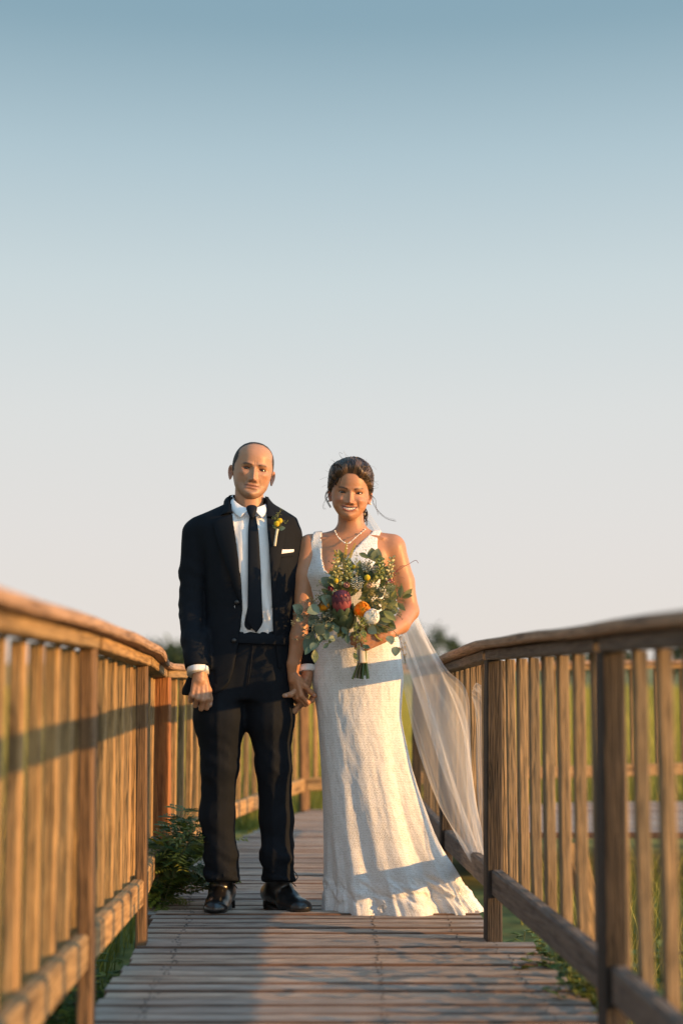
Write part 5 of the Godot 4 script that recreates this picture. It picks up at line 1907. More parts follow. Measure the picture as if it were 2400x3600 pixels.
# thin stems with small seeds or buds along them
func sprig(mb: MB, a: Vector3, b: Vector3, n: int, reach: float, seed_r: float, stem_c: Color, seed_c: Color, rng: RandomNumberGenerator) -> void:
	var mid := a.lerp(b, 0.5) + Vector3(rng.randf_range(-0.01, 0.01), rng.randf_range(0.0, 0.02), 0.006)
	var path := curve([a, mid, b], 5)
	tube(mb, path, [0.0011, 0.0009, 0.0007], 4, stem_c)
	for k in n:
		var p: Vector3 = path[1 + rng.randi() % (path.size() - 1)]
		var d := Vector3(rng.randf_range(-1, 1), rng.randf_range(-0.6, 1), rng.randf_range(-0.4, 1)).normalized()
		var e := p + d * reach * rng.randf_range(0.5, 1.0)
		tube(mb, [p, e], [0.0006], 3, stem_c, false)
		for q in 3:
			ball(mb, e + Vector3(rng.randf_range(-1, 1), rng.randf_range(-1, 1), rng.randf_range(-1, 1)) * seed_r * 1.6, Vector3.ONE * seed_r * rng.randf_range(0.7, 1.2), 3, seed_c * rng.randf_range(0.75, 1.2))

const BOUQUET_LEAVES := [[Vector3(-0.147, 1.126, 0.250), Vector3(-0.184, 1.155, 0.270), 1], [Vector3(-0.147, 1.118, 0.260), Vector3(-0.170, 1.094, 0.280), 1], [Vector3(-0.092, 1.047, 0.310), Vector3(-0.062, 1.084, 0.330), 1], [Vector3(-0.088, 1.115, 0.250), Vector3(-0.121, 1.072, 0.270), 1], [Vector3(-0.106, 1.059, 0.250), Vector3(-0.137, 0.975, 0.270), 2], [Vector3(-0.076, 1.066, 0.280), Vector3(-0.084, 1.020, 0.300), 1], [Vector3(-0.058, 1.066, 0.290), Vector3(-0.054, 1.022, 0.310), 2], [Vector3(-0.099, 0.990, 0.260), Vector3(-0.098, 0.938, 0.280), 2], [Vector3(-0.088, 1.037, 0.260), Vector3(-0.106, 0.985, 0.280), 2], [Vector3(0.019, 1.046, 0.290), Vector3(0.024, 1.010, 0.310), 2], [Vector3(0.000, 1.073, 0.300), Vector3(0.023, 1.046, 0.320), 2], [Vector3(0.100, 1.070, 0.320), Vector3(0.132, 1.048, 0.340), 1], [Vector3(0.077, 1.004, 0.310), Vector3(0.106, 0.994, 0.330), 2], [Vector3(0.176, 1.041, 0.270), Vector3(0.186, 1.005, 0.290), 1], [Vector3(0.205, 1.000, 0.270), Vector3(0.199, 0.962, 0.290), 1], [Vector3(0.044, 0.977, 0.290), Vector3(0.062, 0.950, 0.310), 2],
	[Vector3(0.188, 1.164, 0.260), Vector3(0.204, 1.212, 0.280), 0], [Vector3(0.220, 1.180, 0.250), Vector3(0.228, 1.231, 0.270), 0], [Vector3(0.229, 1.182, 0.240), Vector3(0.266, 1.220, 0.260), 0], [Vector3(0.226, 1.184, 0.240), Vector3(0.268, 1.190, 0.260), 0], [Vector3(0.175, 1.150, 0.270), Vector3(0.209, 1.168, 0.290), 0], [Vector3(0.155, 1.134, 0.290), Vector3(0.203, 1.094, 0.310), 0], [Vector3(0.145, 1.104, 0.290), Vector3(0.184, 1.088, 0.310), 0], [Vector3(0.210, 1.165, 0.250), Vector3(0.240, 1.133, 0.270), 0], [Vector3(0.152, 1.133, 0.280), Vector3(0.168, 1.170, 0.300), 0], [Vector3(0.117, 1.328, 0.230), Vector3(0.114, 1.374, 0.250), 1], [Vector3(0.125, 1.320, 0.230), Vector3(0.138, 1.372, 0.250), 1], [Vector3(0.103, 1.330, 0.260), Vector3(0.066, 1.352, 0.240), 0], [Vector3(0.122, 1.340, 0.230), Vector3(0.162, 1.331, 0.250), 0], [Vector3(0.002, 1.316, 0.230), Vector3(-0.013, 1.368, 0.250), 0], [Vector3(0.000, 1.336, 0.230), Vector3(-0.034, 1.343, 0.250), 0], [Vector3(0.078, 1.270, 0.230), Vector3(0.070, 1.318, 0.250), 1], [Vector3(0.074, 1.280, 0.230), Vector3(0.042, 1.295, 0.250), 1], [Vector3(-0.034, 1.160, 0.270), Vector3(-0.078, 1.187, 0.290), 1], [Vector3(-0.010, 1.262, 0.260), Vector3(-0.049, 1.256, 0.280), 0], [Vector3(-0.011, 1.227, 0.260), Vector3(-0.045, 1.236, 0.280), 0], [Vector3(-0.031, 1.092, 0.290), Vector3(-0.011, 1.050, 0.310), 2], [Vector3(0.129, 1.187, 0.270), Vector3(0.158, 1.218, 0.290), 1]]

func bouquet() -> void:
	var rng := RandomNumberGenerator.new()
	rng.seed = 19
	var t := thing("bouquet", "bouquet of protea, orange and white ranunculus and eucalyptus in the woman's hand", "bouquet", Vector3(0.078, 0.885, 0.21))
	var kinds := [leaf_mesh(0.44, 0.16, 0.06, 0.1), leaf_mesh(0.80, 0.10, 0.08, 0.9), leaf_mesh(0.52, 0.12, -0.07, 0.4)]
	var tones := [[green(Color(0.11, 0.125, 0.026), 0.5, 0.38), green(Color(0.25, 0.235, 0.042), 0.6, 0.4)], [green(Color(0.125, 0.16, 0.095), 0.35, 0.6), green(Color(0.155, 0.195, 0.125), 0.4, 0.6)], [green(Color(0.062, 0.105, 0.060), 0.3, 0.55), green(Color(0.12, 0.15, 0.060), 0.35, 0.55)]]
	for l in BOUQUET_LEAVES:
		var face := Vector3(rng.randf_range(-0.45, 0.5), rng.randf_range(-0.1, 0.5), 1.0)
		leaf_at(kinds[l[2]], tones[l[2]][rng.randi() % 2], t, l[0], l[1], face)
	for k in 16:
		var a := Vector3(rng.randf_range(-0.12, -0.02), rng.randf_range(1.0, 1.15), rng.randf_range(0.25, 0.30))
		leaf_at(kinds[1 + k % 2], tones[1 + k % 2][rng.randi() % 2], t, a, a + Vector3(rng.randf_range(-0.05, 0.0), rng.randf_range(-0.055, 0.01), 0.015), Vector3(rng.randf_range(-0.4, 0.4), rng.randf_range(-0.1, 0.5), 1.0))
	# leaves that fill the heart of the bouquet
	for k in 226:
		var d := Vector3(rng.randf_range(-1, 1), rng.randf_range(-1, 1), rng.randf_range(-0.6, 1))
		if d.length() > 1.0:
			d = d.normalized()
		var b := Vector3(0.065, 1.17, 0.205) + d * Vector3(0.115, 0.125, 0.055)
		if k > 186:
			b = Vector3(0.045, 1.185, 0.225) + d * Vector3(0.05, 0.06, 0.02)
		var outw := (d * Vector3(1, 1, 0.6) + Vector3(0, 0.25, 0)).normalized()
		var kk: int = [0, 0, 2, 2, 1][rng.randi() % 5]
		leaf_at(kinds[kk], tones[kk][rng.randi() % 2], t, b, b + outw * rng.randf_range(0.035, 0.062), Vector3(rng.randf_range(-0.6, 0.6), rng.randf_range(-0.3, 0.6), 1.0))
	# protea: green bracts below, red bracts above, dark heart
	var petal := mat(Color(1, 1, 1), 0.55, true)
	petal.resource_name = "petal"
	petal.backlight_enabled = true
	petal.backlight = Color(0.35, 0.35, 0.35)
	var px := Vector3(0.010, 1.072, 0.262)
	var axis := Vector3(-0.10, 1.0, 0.42).normalized()
	var side := axis.cross(Vector3(0, 0, 1)).normalized()
	var fwd := side.cross(axis)
	var pm := MB.new()
	var hearts := MB.new()
	ball(hearts, px + axis * 0.112, Vector3(0.036, 0.036, 0.034), 9, Color(0.085, 0.012, 0.028))
	for k in 60:
		var a := k * 2.399
		var r := 0.033 * sqrt(k / 60.0)
		var c := px + axis * (0.125 + 0.016 * (1.0 - k / 60.0)) + side * cos(a) * r + fwd * sin(a) * r
		tube(hearts, [c - axis * 0.02, c + axis * 0.006], [0.0030, 0.0018], 4, Color(0.10, 0.014, 0.035) * rng.randf_range(0.7, 1.3))
	var prot := part("protea", hearts, petal, t)
	for ring in [[9, 0.030, 0.045, 0.095, 0.030, 0], [10, 0.036, 0.030, 0.085, 0.032, 0], [8, 0.040, 0.008, 0.080, 0.044, 1], [7, 0.042, -0.010, 0.075, 0.048, 1]]:
		for k in int(ring[0]):
			var a: float = TAU * k / ring[0] + rng.randf_range(-0.1, 0.1) + ring[2] * 20.0
			var outw := side * cos(a) + fwd * sin(a)
			var tang := axis.cross(outw)
			var b := pm.v.size()
			var low: Color = Color(0.045, 0.070, 0.028) if ring[5] else Color(0.16, 0.022, 0.036)
			var high: Color = Color(0.055, 0.078, 0.034) if ring[5] else Color(0.27, 0.06, 0.06)
			low *= rng.randf_range(0.85, 1.15)
			for j in 7:
				var w := j / 6.0
				var half: float = ring[4] * 0.5 * pow(sin(PI * clampf(0.12 + 0.85 * w, 0, 1)), 0.6)
				var rad: float = ring[1] * sin(0.35 + 1.55 * w) * (1.0 + 0.05 * ring[5])
				for i in 5:
					var u := (i - 2) * 0.5
					pm.vert(px + axis * (ring[2] + ring[3] * w) + outw * (rad - 0.25 * half * u * u) + tang * half * u, Vector2(u, w), low.lerp(high, w))
			for j in 6:
				for i in 4:
					var q := b + j * 5 + i
					pm.quad(q, q + 1, q + 6, q + 5)
	part("bract", pm, petal, prot)
	part("ranunculus", cupped(Vector3(0.077, 1.135, 0.310), Vector3(0.10, 0.10, 1), 0.031, func(w): return Color(0.62, 0.36, 0.03).lerp(Color(0.80, 0.24, 0.008), clampf(w * 1.6, 0, 1)), rng), petal, t).set_meta("label", "orange ranunculus")
	part("ranunculus", cupped(Vector3(0.112, 1.110, 0.322), Vector3(0.05, 0.22, 1), 0.029, func(w): return Color(0.66, 0.70, 0.50).lerp(Color(0.82, 0.80, 0.72), clampf(w * 2.5, 0, 1)), rng, 8), petal, t).set_meta("label", "white ranunculus")
	part("ranunculus", cupped(Vector3(-0.064, 1.155, 0.265), Vector3(-0.5, 0.5, 0.8), 0.022, func(w): return Color(0.75, 0.30, 0.015), rng, 5), petal, t).set_meta("label", "half hidden orange ranunculus")
	var billy := mat(Color(0.66, 0.46, 0.015), 0.8)
	billy.heightmap_enabled = true
	billy.heightmap_texture = noise_tex(0.35, 71, 2, 128)
	billy.heightmap_scale = 0.3
	billy.uv1_triplanar = true
	billy.uv1_scale = Vector3(30, 30, 30)
	M.billy = billy
	for b in [[Vector3(0.096, 1.256, 0.300), 0.0115], [Vector3(-0.020, 1.246, 0.282), 0.009], [Vector3(0.046, 1.300, 0.25), 0.008], [Vector3(0.150, 1.300, 0.25), 0.008]]:
		var bm := MB.new()
		ball(bm, b[0], Vector3.ONE * b[1], 9)
		part("globe_flower", bm, billy, t)
	# flower spikes: small cupped florets up a stem
	for s in [[Vector3(-0.010, 1.235, 0.27), Vector3(-0.022, 1.330, 0.26), Color(0.50, 0.46, 0.20)], [Vector3(0.178, 1.245, 0.26), Vector3(0.190, 1.335, 0.25), Color(0.55, 0.47, 0.22)], [Vector3(0.030, 1.250, 0.26), Vector3(0.022, 1.325, 0.25), Color(0.40, 0.42, 0.18)], [Vector3(0.140, 1.255, 0.27), Vector3(0.150, 1.325, 0.26), Color(0.30, 0.34, 0.12)]]:
		var sm := MB.new()
		tube(sm, [s[0], s[1]], [0.002, 0.001], 5, Color(0.10, 0.15, 0.04))
		for k in 22:
			var u := k / 21.0
			var a := k * 2.4
			var p: Vector3 = (s[0] as Vector3).lerp(s[1], u) + Vector3(cos(a), 0.1, sin(a)) * 0.012 * (1.0 - 0.7 * u)
			ball(sm, p, Vector3(0.0062, 0.0075, 0.0062) * (1.0 - 0.5 * u), 4, (s[2] as Color) * rng.randf_range(0.7, 1.25))
			tube(sm, [p, p + Vector3(cos(a), 0.5, sin(a)) * 0.009], [0.003, 0.0045], 5, (s[2] as Color) * rng.randf_range(0.8, 1.3), false)
		part("flower_spike", sm, petal, t)
	# loose heads of tiny white flowers
	for h in [[Vector3(0.059, 1.237, 0.296), 0.026, Color(0.66, 0.64, 0.55)], [Vector3(0.094, 1.298, 0.268), 0.020, Color(0.66, 0.62, 0.50)], [Vector3(0.129, 1.288, 0.268), 0.016, Color(0.62, 0.52, 0.40)]]:
		var hm := MB.new()
		for k in 46:
			var a := k * 2.399
			var r: float = h[1] * sqrt(k / 46.0)
			var p: Vector3 = h[0] + Vector3(cos(a) * r, sin(a) * r, rng.randf_range(-0.006, 0.006) - r * 0.2)
			tube(hm, [(h[0] as Vector3) + Vector3(0, -0.01, -0.03), p], [0.0005], 3, Color(0.12, 0.17, 0.05), false)
			ball(hm, p, Vector3(0.0024, 0.0024, 0.0016), 3, (h[2] as Color) * rng.randf_range(0.75, 1.15))
		part("umbel", hm, petal, t)
	for f in [[Vector3(0.186, 1.246, 0.265), Color(0.62, 0.22, 0.17)], [Vector3(0.165, 1.190, 0.285), Color(0.66, 0.60, 0.38)], [Vector3(-0.023, 1.200, 0.285), Color(0.60, 0.60, 0.34)], [Vector3(0.019, 1.228, 0.285), Color(0.46, 0.24, 0.20)], [Vector3(0.106, 1.226, 0.292), Color(0.60, 0.42, 0.26)], [Vector3(0.150, 1.210, 0.29), Color(0.64, 0.58, 0.36)], [Vector3(-0.040, 1.215, 0.27), Color(0.22, 0.03, 0.05)]]:
		part("blossom", bloom(f[0], Vector3(rng.randf_range(-0.3, 0.5), rng.randf_range(0, 0.5), 1), [[4, 0.002, 0.0, 0.9, 0.012, 0.010], [6, 0.004, -0.003, 0.35, 0.016, 0.013]], func(_w): return f[1], rng), petal, t)
	# golden fern tips
	for s in [[Vector3(0.000, 1.305, 0.25), Vector3(-0.026, 1.362, 0.25)], [Vector3(0.023, 1.310, 0.25), Vector3(0.051, 1.388, 0.25)], [Vector3(0.010, 1.310, 0.25), Vector3(0.020, 1.394, 0.25)]]:
		var fm := MB.new()
		tube(fm, [s[0], s[1]], [0.0014, 0.0006], 4, Color(0.40, 0.30, 0.05))
		for k in 26:
			var u := 0.25 + 0.75 * k / 25.0
			var p: Vector3 = (s[0] as Vector3).lerp(s[1], u)
			var ax: Vector3 = ((s[1] as Vector3) - s[0]).normalized()
			var sd := ax.cross(Vector3(0, 0, 1)).normalized() * (1.0 if k % 2 else -1.0)
			var tip := p + (sd * 0.75 + ax * 0.9).normalized() * 0.013 * (1.15 - 0.85 * u)
			tube(fm, [p, p.lerp(tip, 0.5), tip], [0.0010, 0.0016, 0.0003], 4, Color(0.50, 0.36, 0.06))
		part("fern_tip", fm, petal, t)
	# seeded sprigs
	var gs := Color(0.20, 0.20, 0.13)
	var gg := Color(0.30, 0.33, 0.07)
	var spr := [[Vector3(-0.030, 1.150, 0.25), Vector3(-0.168, 1.125, 0.280), 26, gs], [Vector3(-0.113, 1.140, 0.270), Vector3(-0.188, 1.082, 0.280), 22, gs], [Vector3(-0.010, 1.120, 0.28), Vector3(-0.112, 1.076, 0.310), 26, gs], [Vector3(-0.029, 1.102, 0.310), Vector3(-0.078, 1.045, 0.310), 18, gs], [Vector3(-0.125, 1.190, 0.270), Vector3(-0.110, 1.150, 0.270), 7, Color(0.36, 0.28, 0.10)], [Vector3(0.073, 1.108, 0.330), Vector3(0.051, 1.029, 0.335), 26, gg], [Vector3(0.084, 1.101, 0.332), Vector3(0.087, 1.018, 0.340), 30, gg], [Vector3(0.073, 1.030, 0.325), Vector3(0.048, 0.950, 0.325), 16, gg], [Vector3(0.10, 1.20, 0.29), Vector3(0.168, 1.150, 0.310), 22, Color(0.34, 0.27, 0.07)], [Vector3(0.132, 1.212, 0.290), Vector3(0.113, 1.158, 0.310), 20, Color(0.30, 0.24, 0.06)], [Vector3(-0.03, 1.185, 0.27), Vector3(-0.108, 1.211, 0.270), 9, Color(0.07, 0.11, 0.05)], [Vector3(0.10, 1.24, 0.27), Vector3(0.16, 1.28, 0.27), 18, Color(0.26, 0.25, 0.05)], [Vector3(0.13, 1.25, 0.28), Vector3(0.135, 1.33, 0.25), 18, Color(0.32, 0.30, 0.06)], [Vector3(0.02, 1.25, 0.27), Vector3(-0.035, 1.30, 0.26), 10, Color(0.42, 0.34, 0.06)], [Vector3(0.06, 1.26, 0.27), Vector3(0.06, 1.345, 0.24), 16, Color(0.30, 0.28, 0.07)]]
	for k in 9:
		var b := Vector3(-0.02 - 0.006 * k, 1.13 - 0.008 * k, 0.265)
		spr.append([b, b + Vector3(rng.randf_range(-0.13, -0.07), rng.randf_range(-0.06, 0.05), rng.randf_range(-0.02, 0.03)), 20, [gs, Color(0.24, 0.22, 0.13), Color(0.13, 0.15, 0.09)][k % 3]])
	# wisps that stand out all round
	for k in 64:
		var a := rng.randf_range(-0.9, 3.9)
		var b := Vector3(0.065, 1.18, 0.225) + Vector3(cos(a) * 0.06, sin(a) * 0.07, rng.randf_range(-0.02, 0.05))
		var l := rng.randf_range(0.06, 0.115)
		var e := b + Vector3(cos(a + rng.randf_range(-0.4, 0.4)), sin(a + rng.randf_range(-0.4, 0.4)), rng.randf_range(-0.25, 0.45)).normalized() * l
		var col: Color = [Color(0.30, 0.28, 0.06), Color(0.14, 0.18, 0.04), Color(0.22, 0.17, 0.06), Color(0.09, 0.13, 0.045)][rng.randi() % 4]
		spr.append([b, e, rng.randi_range(8, 16), col])
	for s in spr:
		var sm := MB.new()
		sprig(sm, s[0], s[1], s[2], 0.014, 0.0017, (s[3] as Color) * 0.7, s[3], rng)
		part("seeded_sprig", sm, petal, t)
	var hm2 := MB.new()
	tube(hm2, curve([Vector3(0.12, 1.09, 0.30), Vector3(0.183, 1.066, 0.300), Vector3(0.215, 1.030, 0.300), Vector3(0.228, 0.985, 0.30), Vector3(0.235, 0.945, 0.300)], 5), [0.0012], 4, Color(0.25, 0.15, 0.06))
	for s in [[Vector3(0.205, 1.045, 0.300), Vector3(0.226, 1.030, 0.300)], [Vector3(0.222, 1.015, 0.300), Vector3(0.238, 0.99, 0.300)], [Vector3(0.229, 0.985, 0.300), Vector3(0.222, 0.955, 0.300)], [Vector3(0.232, 0.965, 0.300), Vector3(0.238, 0.937, 0.300)]]:
		sprig(hm2, s[0], s[1], 10, 0.010, 0.0015, Color(0.25, 0.17, 0.08), Color(0.36, 0.27, 0.14), rng)
	part("seeded_sprig", hm2, petal, t)
	var tw := MB.new()
	tube(tw, curve([Vector3(0.165, 1.235, 0.27), Vector3(0.192, 1.268, 0.270), Vector3(0.225, 1.294, 0.270), Vector3(0.255, 1.311, 0.260), Vector3(0.279, 1.324, 0.260), Vector3(0.289, 1.313, 0.260)], 5), [0.0018, 0.0014, 0.0010], 5, Color(0.20, 0.05, 0.05))
	tube(tw, curve([Vector3(0.205, 1.278, 0.27), Vector3(0.222, 1.300, 0.27), Vector3(0.245, 1.303, 0.265)], 4), [0.0016, 0.003, 0.001], 4, Color(0.24, 0.05, 0.04))
	tube(tw, curve([Vector3(0.195, 1.27, 0.27), Vector3(0.215, 1.262, 0.27), Vector3(0.237, 1.256, 0.265)], 4), [0.0010, 0.0028, 0.0006], 4, Color(0.24, 0.07, 0.03))
	part("twig", tw, petal, t)
	# bound stems
	var wm := MB.new()
	tube(wm, curve([Vector3(0.073, 1.045, 0.200), Vector3(0.076, 0.985, 0.200), Vector3(0.079, 0.938, 0.200)], 6), [0.028, 0.023, 0.020, 0.019, 0.0185, 0.0185, 0.0185, 0.019, 0.0195, 0.020, 0.0205, 0.021, 0.0215], 20)
	part("ribbon_wrap", wm, mat(Color(0.56, 0.49, 0.41), 0.7), t)
	var ends := [Color(0.10, 0.15, 0.035), Color(0.16, 0.20, 0.04), Color(0.09, 0.065, 0.03), Color(0.07, 0.11, 0.04)]
	var stem_m := mat(Color(1, 1, 1), 0.55, true)
	for k in 17:
		var a := k * 2.399
		var r := 0.020 * sqrt((k + 0.5) / 17.0)
		var o := Vector3(cos(a) * r, 0, sin(a) * r)
		var sm := MB.new()
		var foot := Vector3(0.069, 0.884 + rng.randf_range(-0.006, 0.008), 0.205) + o * Vector3(1.95, 0, 1.6)
		tube(sm, [Vector3(0.076, 1.02, 0.2) + o * 0.9, Vector3(0.078, 0.938, 0.2) + o, foot], [0.0030, 0.0031, 0.0033], 6, (ends[k % 4] as Color) * rng.randf_range(0.8, 1.2))
		part("stem", sm, stem_m, t)

func boutonniere() -> void:
	var rng := RandomNumberGenerator.new()
	rng.seed = 27
	var t := thing("boutonniere", "buttonhole spray with two yellow globe flowers pinned to the man's lapel", "boutonniere", Vector3(-0.246, 1.40, 0.12))
	var gm := mat(Color(1, 1, 1), 0.55, true)
	var z := 0.138
	for b in [Vector3(-0.249, 1.473, z + 0.012), Vector3(-0.238, 1.485, z + 0.004)]:
		var bm := MB.new()
		ball(bm, b, Vector3.ONE * 0.0112, 9)
		part("globe_flower", bm, M.billy, t)
	var wm := MB.new()
	tube(wm, curve([Vector3(-0.247, 1.454, z), Vector3(-0.252, 1.426, z + 0.002), Vector3(-0.257, 1.388, z)], 4), [0.0055, 0.0058, 0.0056, 0.005], 10)
	part("wrapped_stem", wm, mat(Color(0.66, 0.58, 0.44), 0.8), t)
	for s in [[Vector3(-0.247, 1.454, z - 0.004), Vector3(-0.233, 1.531, z - 0.014)], [Vector3(-0.250, 1.456, z - 0.004), Vector3(-0.262, 1.498, z - 0.004)], [Vector3(-0.244, 1.454, z - 0.004), Vector3(-0.212, 1.478, z - 0.006)], [Vector3(-0.247, 1.456, z - 0.004), Vector3(-0.244, 1.516, z - 0.010)]]:
		var sm := MB.new()
		sprig(sm, s[0], s[1], 16, 0.011, 0.0013, Color(0.09, 0.11, 0.035), Color(0.15, 0.17, 0.06), rng)
		part("sprig", sm, gm, t)
	leaf_at(leaf_mesh(0.7, 0.12, 0.06, 0.7), green(Color(0.12, 0.17, 0.11), 0.3), t, Vector3(-0.243, 1.454, z), Vector3(-0.216, 1.458, z + 0.004), Vector3(0.1, 0.2, 1))
	leaf_at(leaf_mesh(0.45, 0.12, 0.06, 0.2), green(Color(0.07, 0.11, 0.05), 0.3), t, Vector3(-0.249, 1.454, z), Vector3(-0.268, 1.470, z - 0.002), Vector3(-0.1, 0.2, 1))

# ---------------------------------------------------------------- veil
# cloth between two edges; sway moves each point out of the sheet
func cloth(ea: Array, eb: Array, nu: int, sway: Callable) -> MB:
	var mb := MB.new()
	var a := curve(ea, 9)
	var b := curve(eb, 9)
	var m := a.size()
	for i in m:
		for j in nu + 1:
			var u := float(i) / (m - 1)
			var v := float(j) / nu
			var p: Vector3 = a[i].lerp(b[i], v)
			var q := v + 0.05 * sin(3.0 * u + nu)
			var rim := maxf(bell(v, 0.012), bell(v - 1.0, 0.012))
			var pleat := pow(0.5 + 0.5 * sin(TAU * 3.3 * q + 0.07 * nu), 8.0) * 0.6 + pow(0.5 + 0.5 * sin(TAU * 5.7 * q + 1.3), 14.0) * 0.5
			mb.vert(p + sway.call(u, v), Vector2(v, u), Color(1, 1, 1, clampf(0.56 + 0.44 * maxf(rim, pleat), 0, 1)))
	for i in m - 1:
		for j in nu:
			var q := i * (nu + 1) + j
			mb.quad(q, q + 1, q + nu + 2, q + nu + 1)
	return mb

func veil() -> void:
	var t := thing("bridal_veil", "sheer white veil streaming from the woman's hair through the railing beside her", "veil", Vector3(0.05, 1.60, -0.12))
	var tulle := mat(Color(0.95, 0.93, 0.92, 1), 0.9, true)
	tulle.albedo_color.a = 0.50
	tulle.resource_name = "tulle"
	tulle.transparency = BaseMaterial3D.TRANSPARENCY_ALPHA
	tulle.backlight_enabled = true
	tulle.backlight = Color(0.9, 0.9, 0.9)
	var fn := FastNoiseLite.new()
	fn.seed = 3
	fn.frequency = 1.0
	var la := [Vector3(0.030, 1.600, -0.120), Vector3(0.10, 1.32, -0.190), Vector3(0.185, 1.06, -0.215), Vector3(0.245, 0.80, -0.200), Vector3(0.290, 0.60, -0.16), Vector3(0.375, 0.37, -0.09), Vector3(0.460, 0.24, 0.02), Vector3(0.580, 0.03, 0.17)]
	var lb := [Vector3(0.075, 1.600, -0.120), Vector3(0.235, 1.36, -0.160), Vector3(0.330, 1.12, -0.130), Vector3(0.435, 0.925, -0.06), Vector3(0.512, 0.82, 0.07), Vector3(0.516, 0.55, 0.12), Vector3(0.528, 0.30, 0.15), Vector3(0.588, 0.05, 0.19)]
	part("veil_layer", cloth(la, lb, 90, func(u: float, v: float) -> Vector3:
		var q := v + 0.05 * sin(3.0 * u)
		var w := sin(TAU * 1.3 * q + 1.0) * 0.8 + 0.8 * fn.get_noise_2d(q * 1.8, u * 0.7)
		return Vector3(0.026 * sin(TAU * 1.3 * q + 2.2), 0, 0.030 * w) * smoothstep(0.0, 0.35, u) * smoothstep(1.0, 0.85, u)), tulle, t)
	# an inner layer of narrower pleats
	var lc := [Vector3(0.034, 1.595, -0.125), Vector3(0.14, 1.30, -0.200), Vector3(0.235, 1.03, -0.21), Vector3(0.310, 0.78, -0.17), Vector3(0.385, 0.52, -0.09), Vector3(0.470, 0.30, 0.03), Vector3(0.535, 0.14, 0.12)]
	var ld := [Vector3(0.070, 1.595, -0.125), Vector3(0.225, 1.34, -0.175), Vector3(0.325, 1.10, -0.16), Vector3(0.440, 0.885, -0.08), Vector3(0.505, 0.70, 0.04), Vector3(0.514, 0.42, 0.11), Vector3(0.560, 0.14, 0.15)]
	part("veil_layer", cloth(lc, ld, 80, func(u: float, v: float) -> Vector3:
		var q := v - 0.06 * sin(3.0 * u + 1.0)
		var w := sin(TAU * 1.8 * q) * 0.7 + 0.8 * fn.get_noise_2d(q * 2.2 + 9.0, u)
		return Vector3(0.022 * sin(TAU * 1.8 * q + 0.7), 0, 0.026 * w) * smoothstep(0.0, 0.35, u)), tulle, t)
	# the corner blown outside the railing
	var lg := [Vector3(0.505, 0.845, 0.09), Vector3(0.520, 0.862, 0.10), Vector3(0.540, 0.845, 0.12), Vector3(0.552, 0.79, 0.13), Vector3(0.550, 0.60, 0.14), Vector3(0.560, 0.28, 0.15), Vector3(0.585, 0.06, 0.17)]
	var lh := [Vector3(0.500, 0.81, 0.09), Vector3(0.510, 0.78, 0.09), Vector3(0.514, 0.74, 0.10), Vector3(0.515, 0.68, 0.11), Vector3(0.512, 0.52, 0.12), Vector3(0.528, 0.24, 0.14), Vector3(0.570, 0.05, 0.16)]
	part("veil_fold", cloth(lg, lh, 20, func(u: float, v: float) -> Vector3:
		return Vector3(0, 0.006 * fn.get_noise_2d(u * 5.0, v * 5.0), 0.012 * sin(TAU * (1.6 * v + u)))), tulle, t)
	var comb := MB.new()
	for k in 9:
		tube(comb, [Vector3(0.030 + k * 0.005, 1.602, -0.120), Vector3(0.032 + k * 0.005, 1.628, -0.090)], [0.0012], 5)
	tube(comb, [Vector3(0.028, 1.602, -0.121), Vector3(0.072, 1.602, -0.121)], [0.003], 8)
	part("comb", comb, mat(Color(0.5, 0.45, 0.38), 0.3), t)

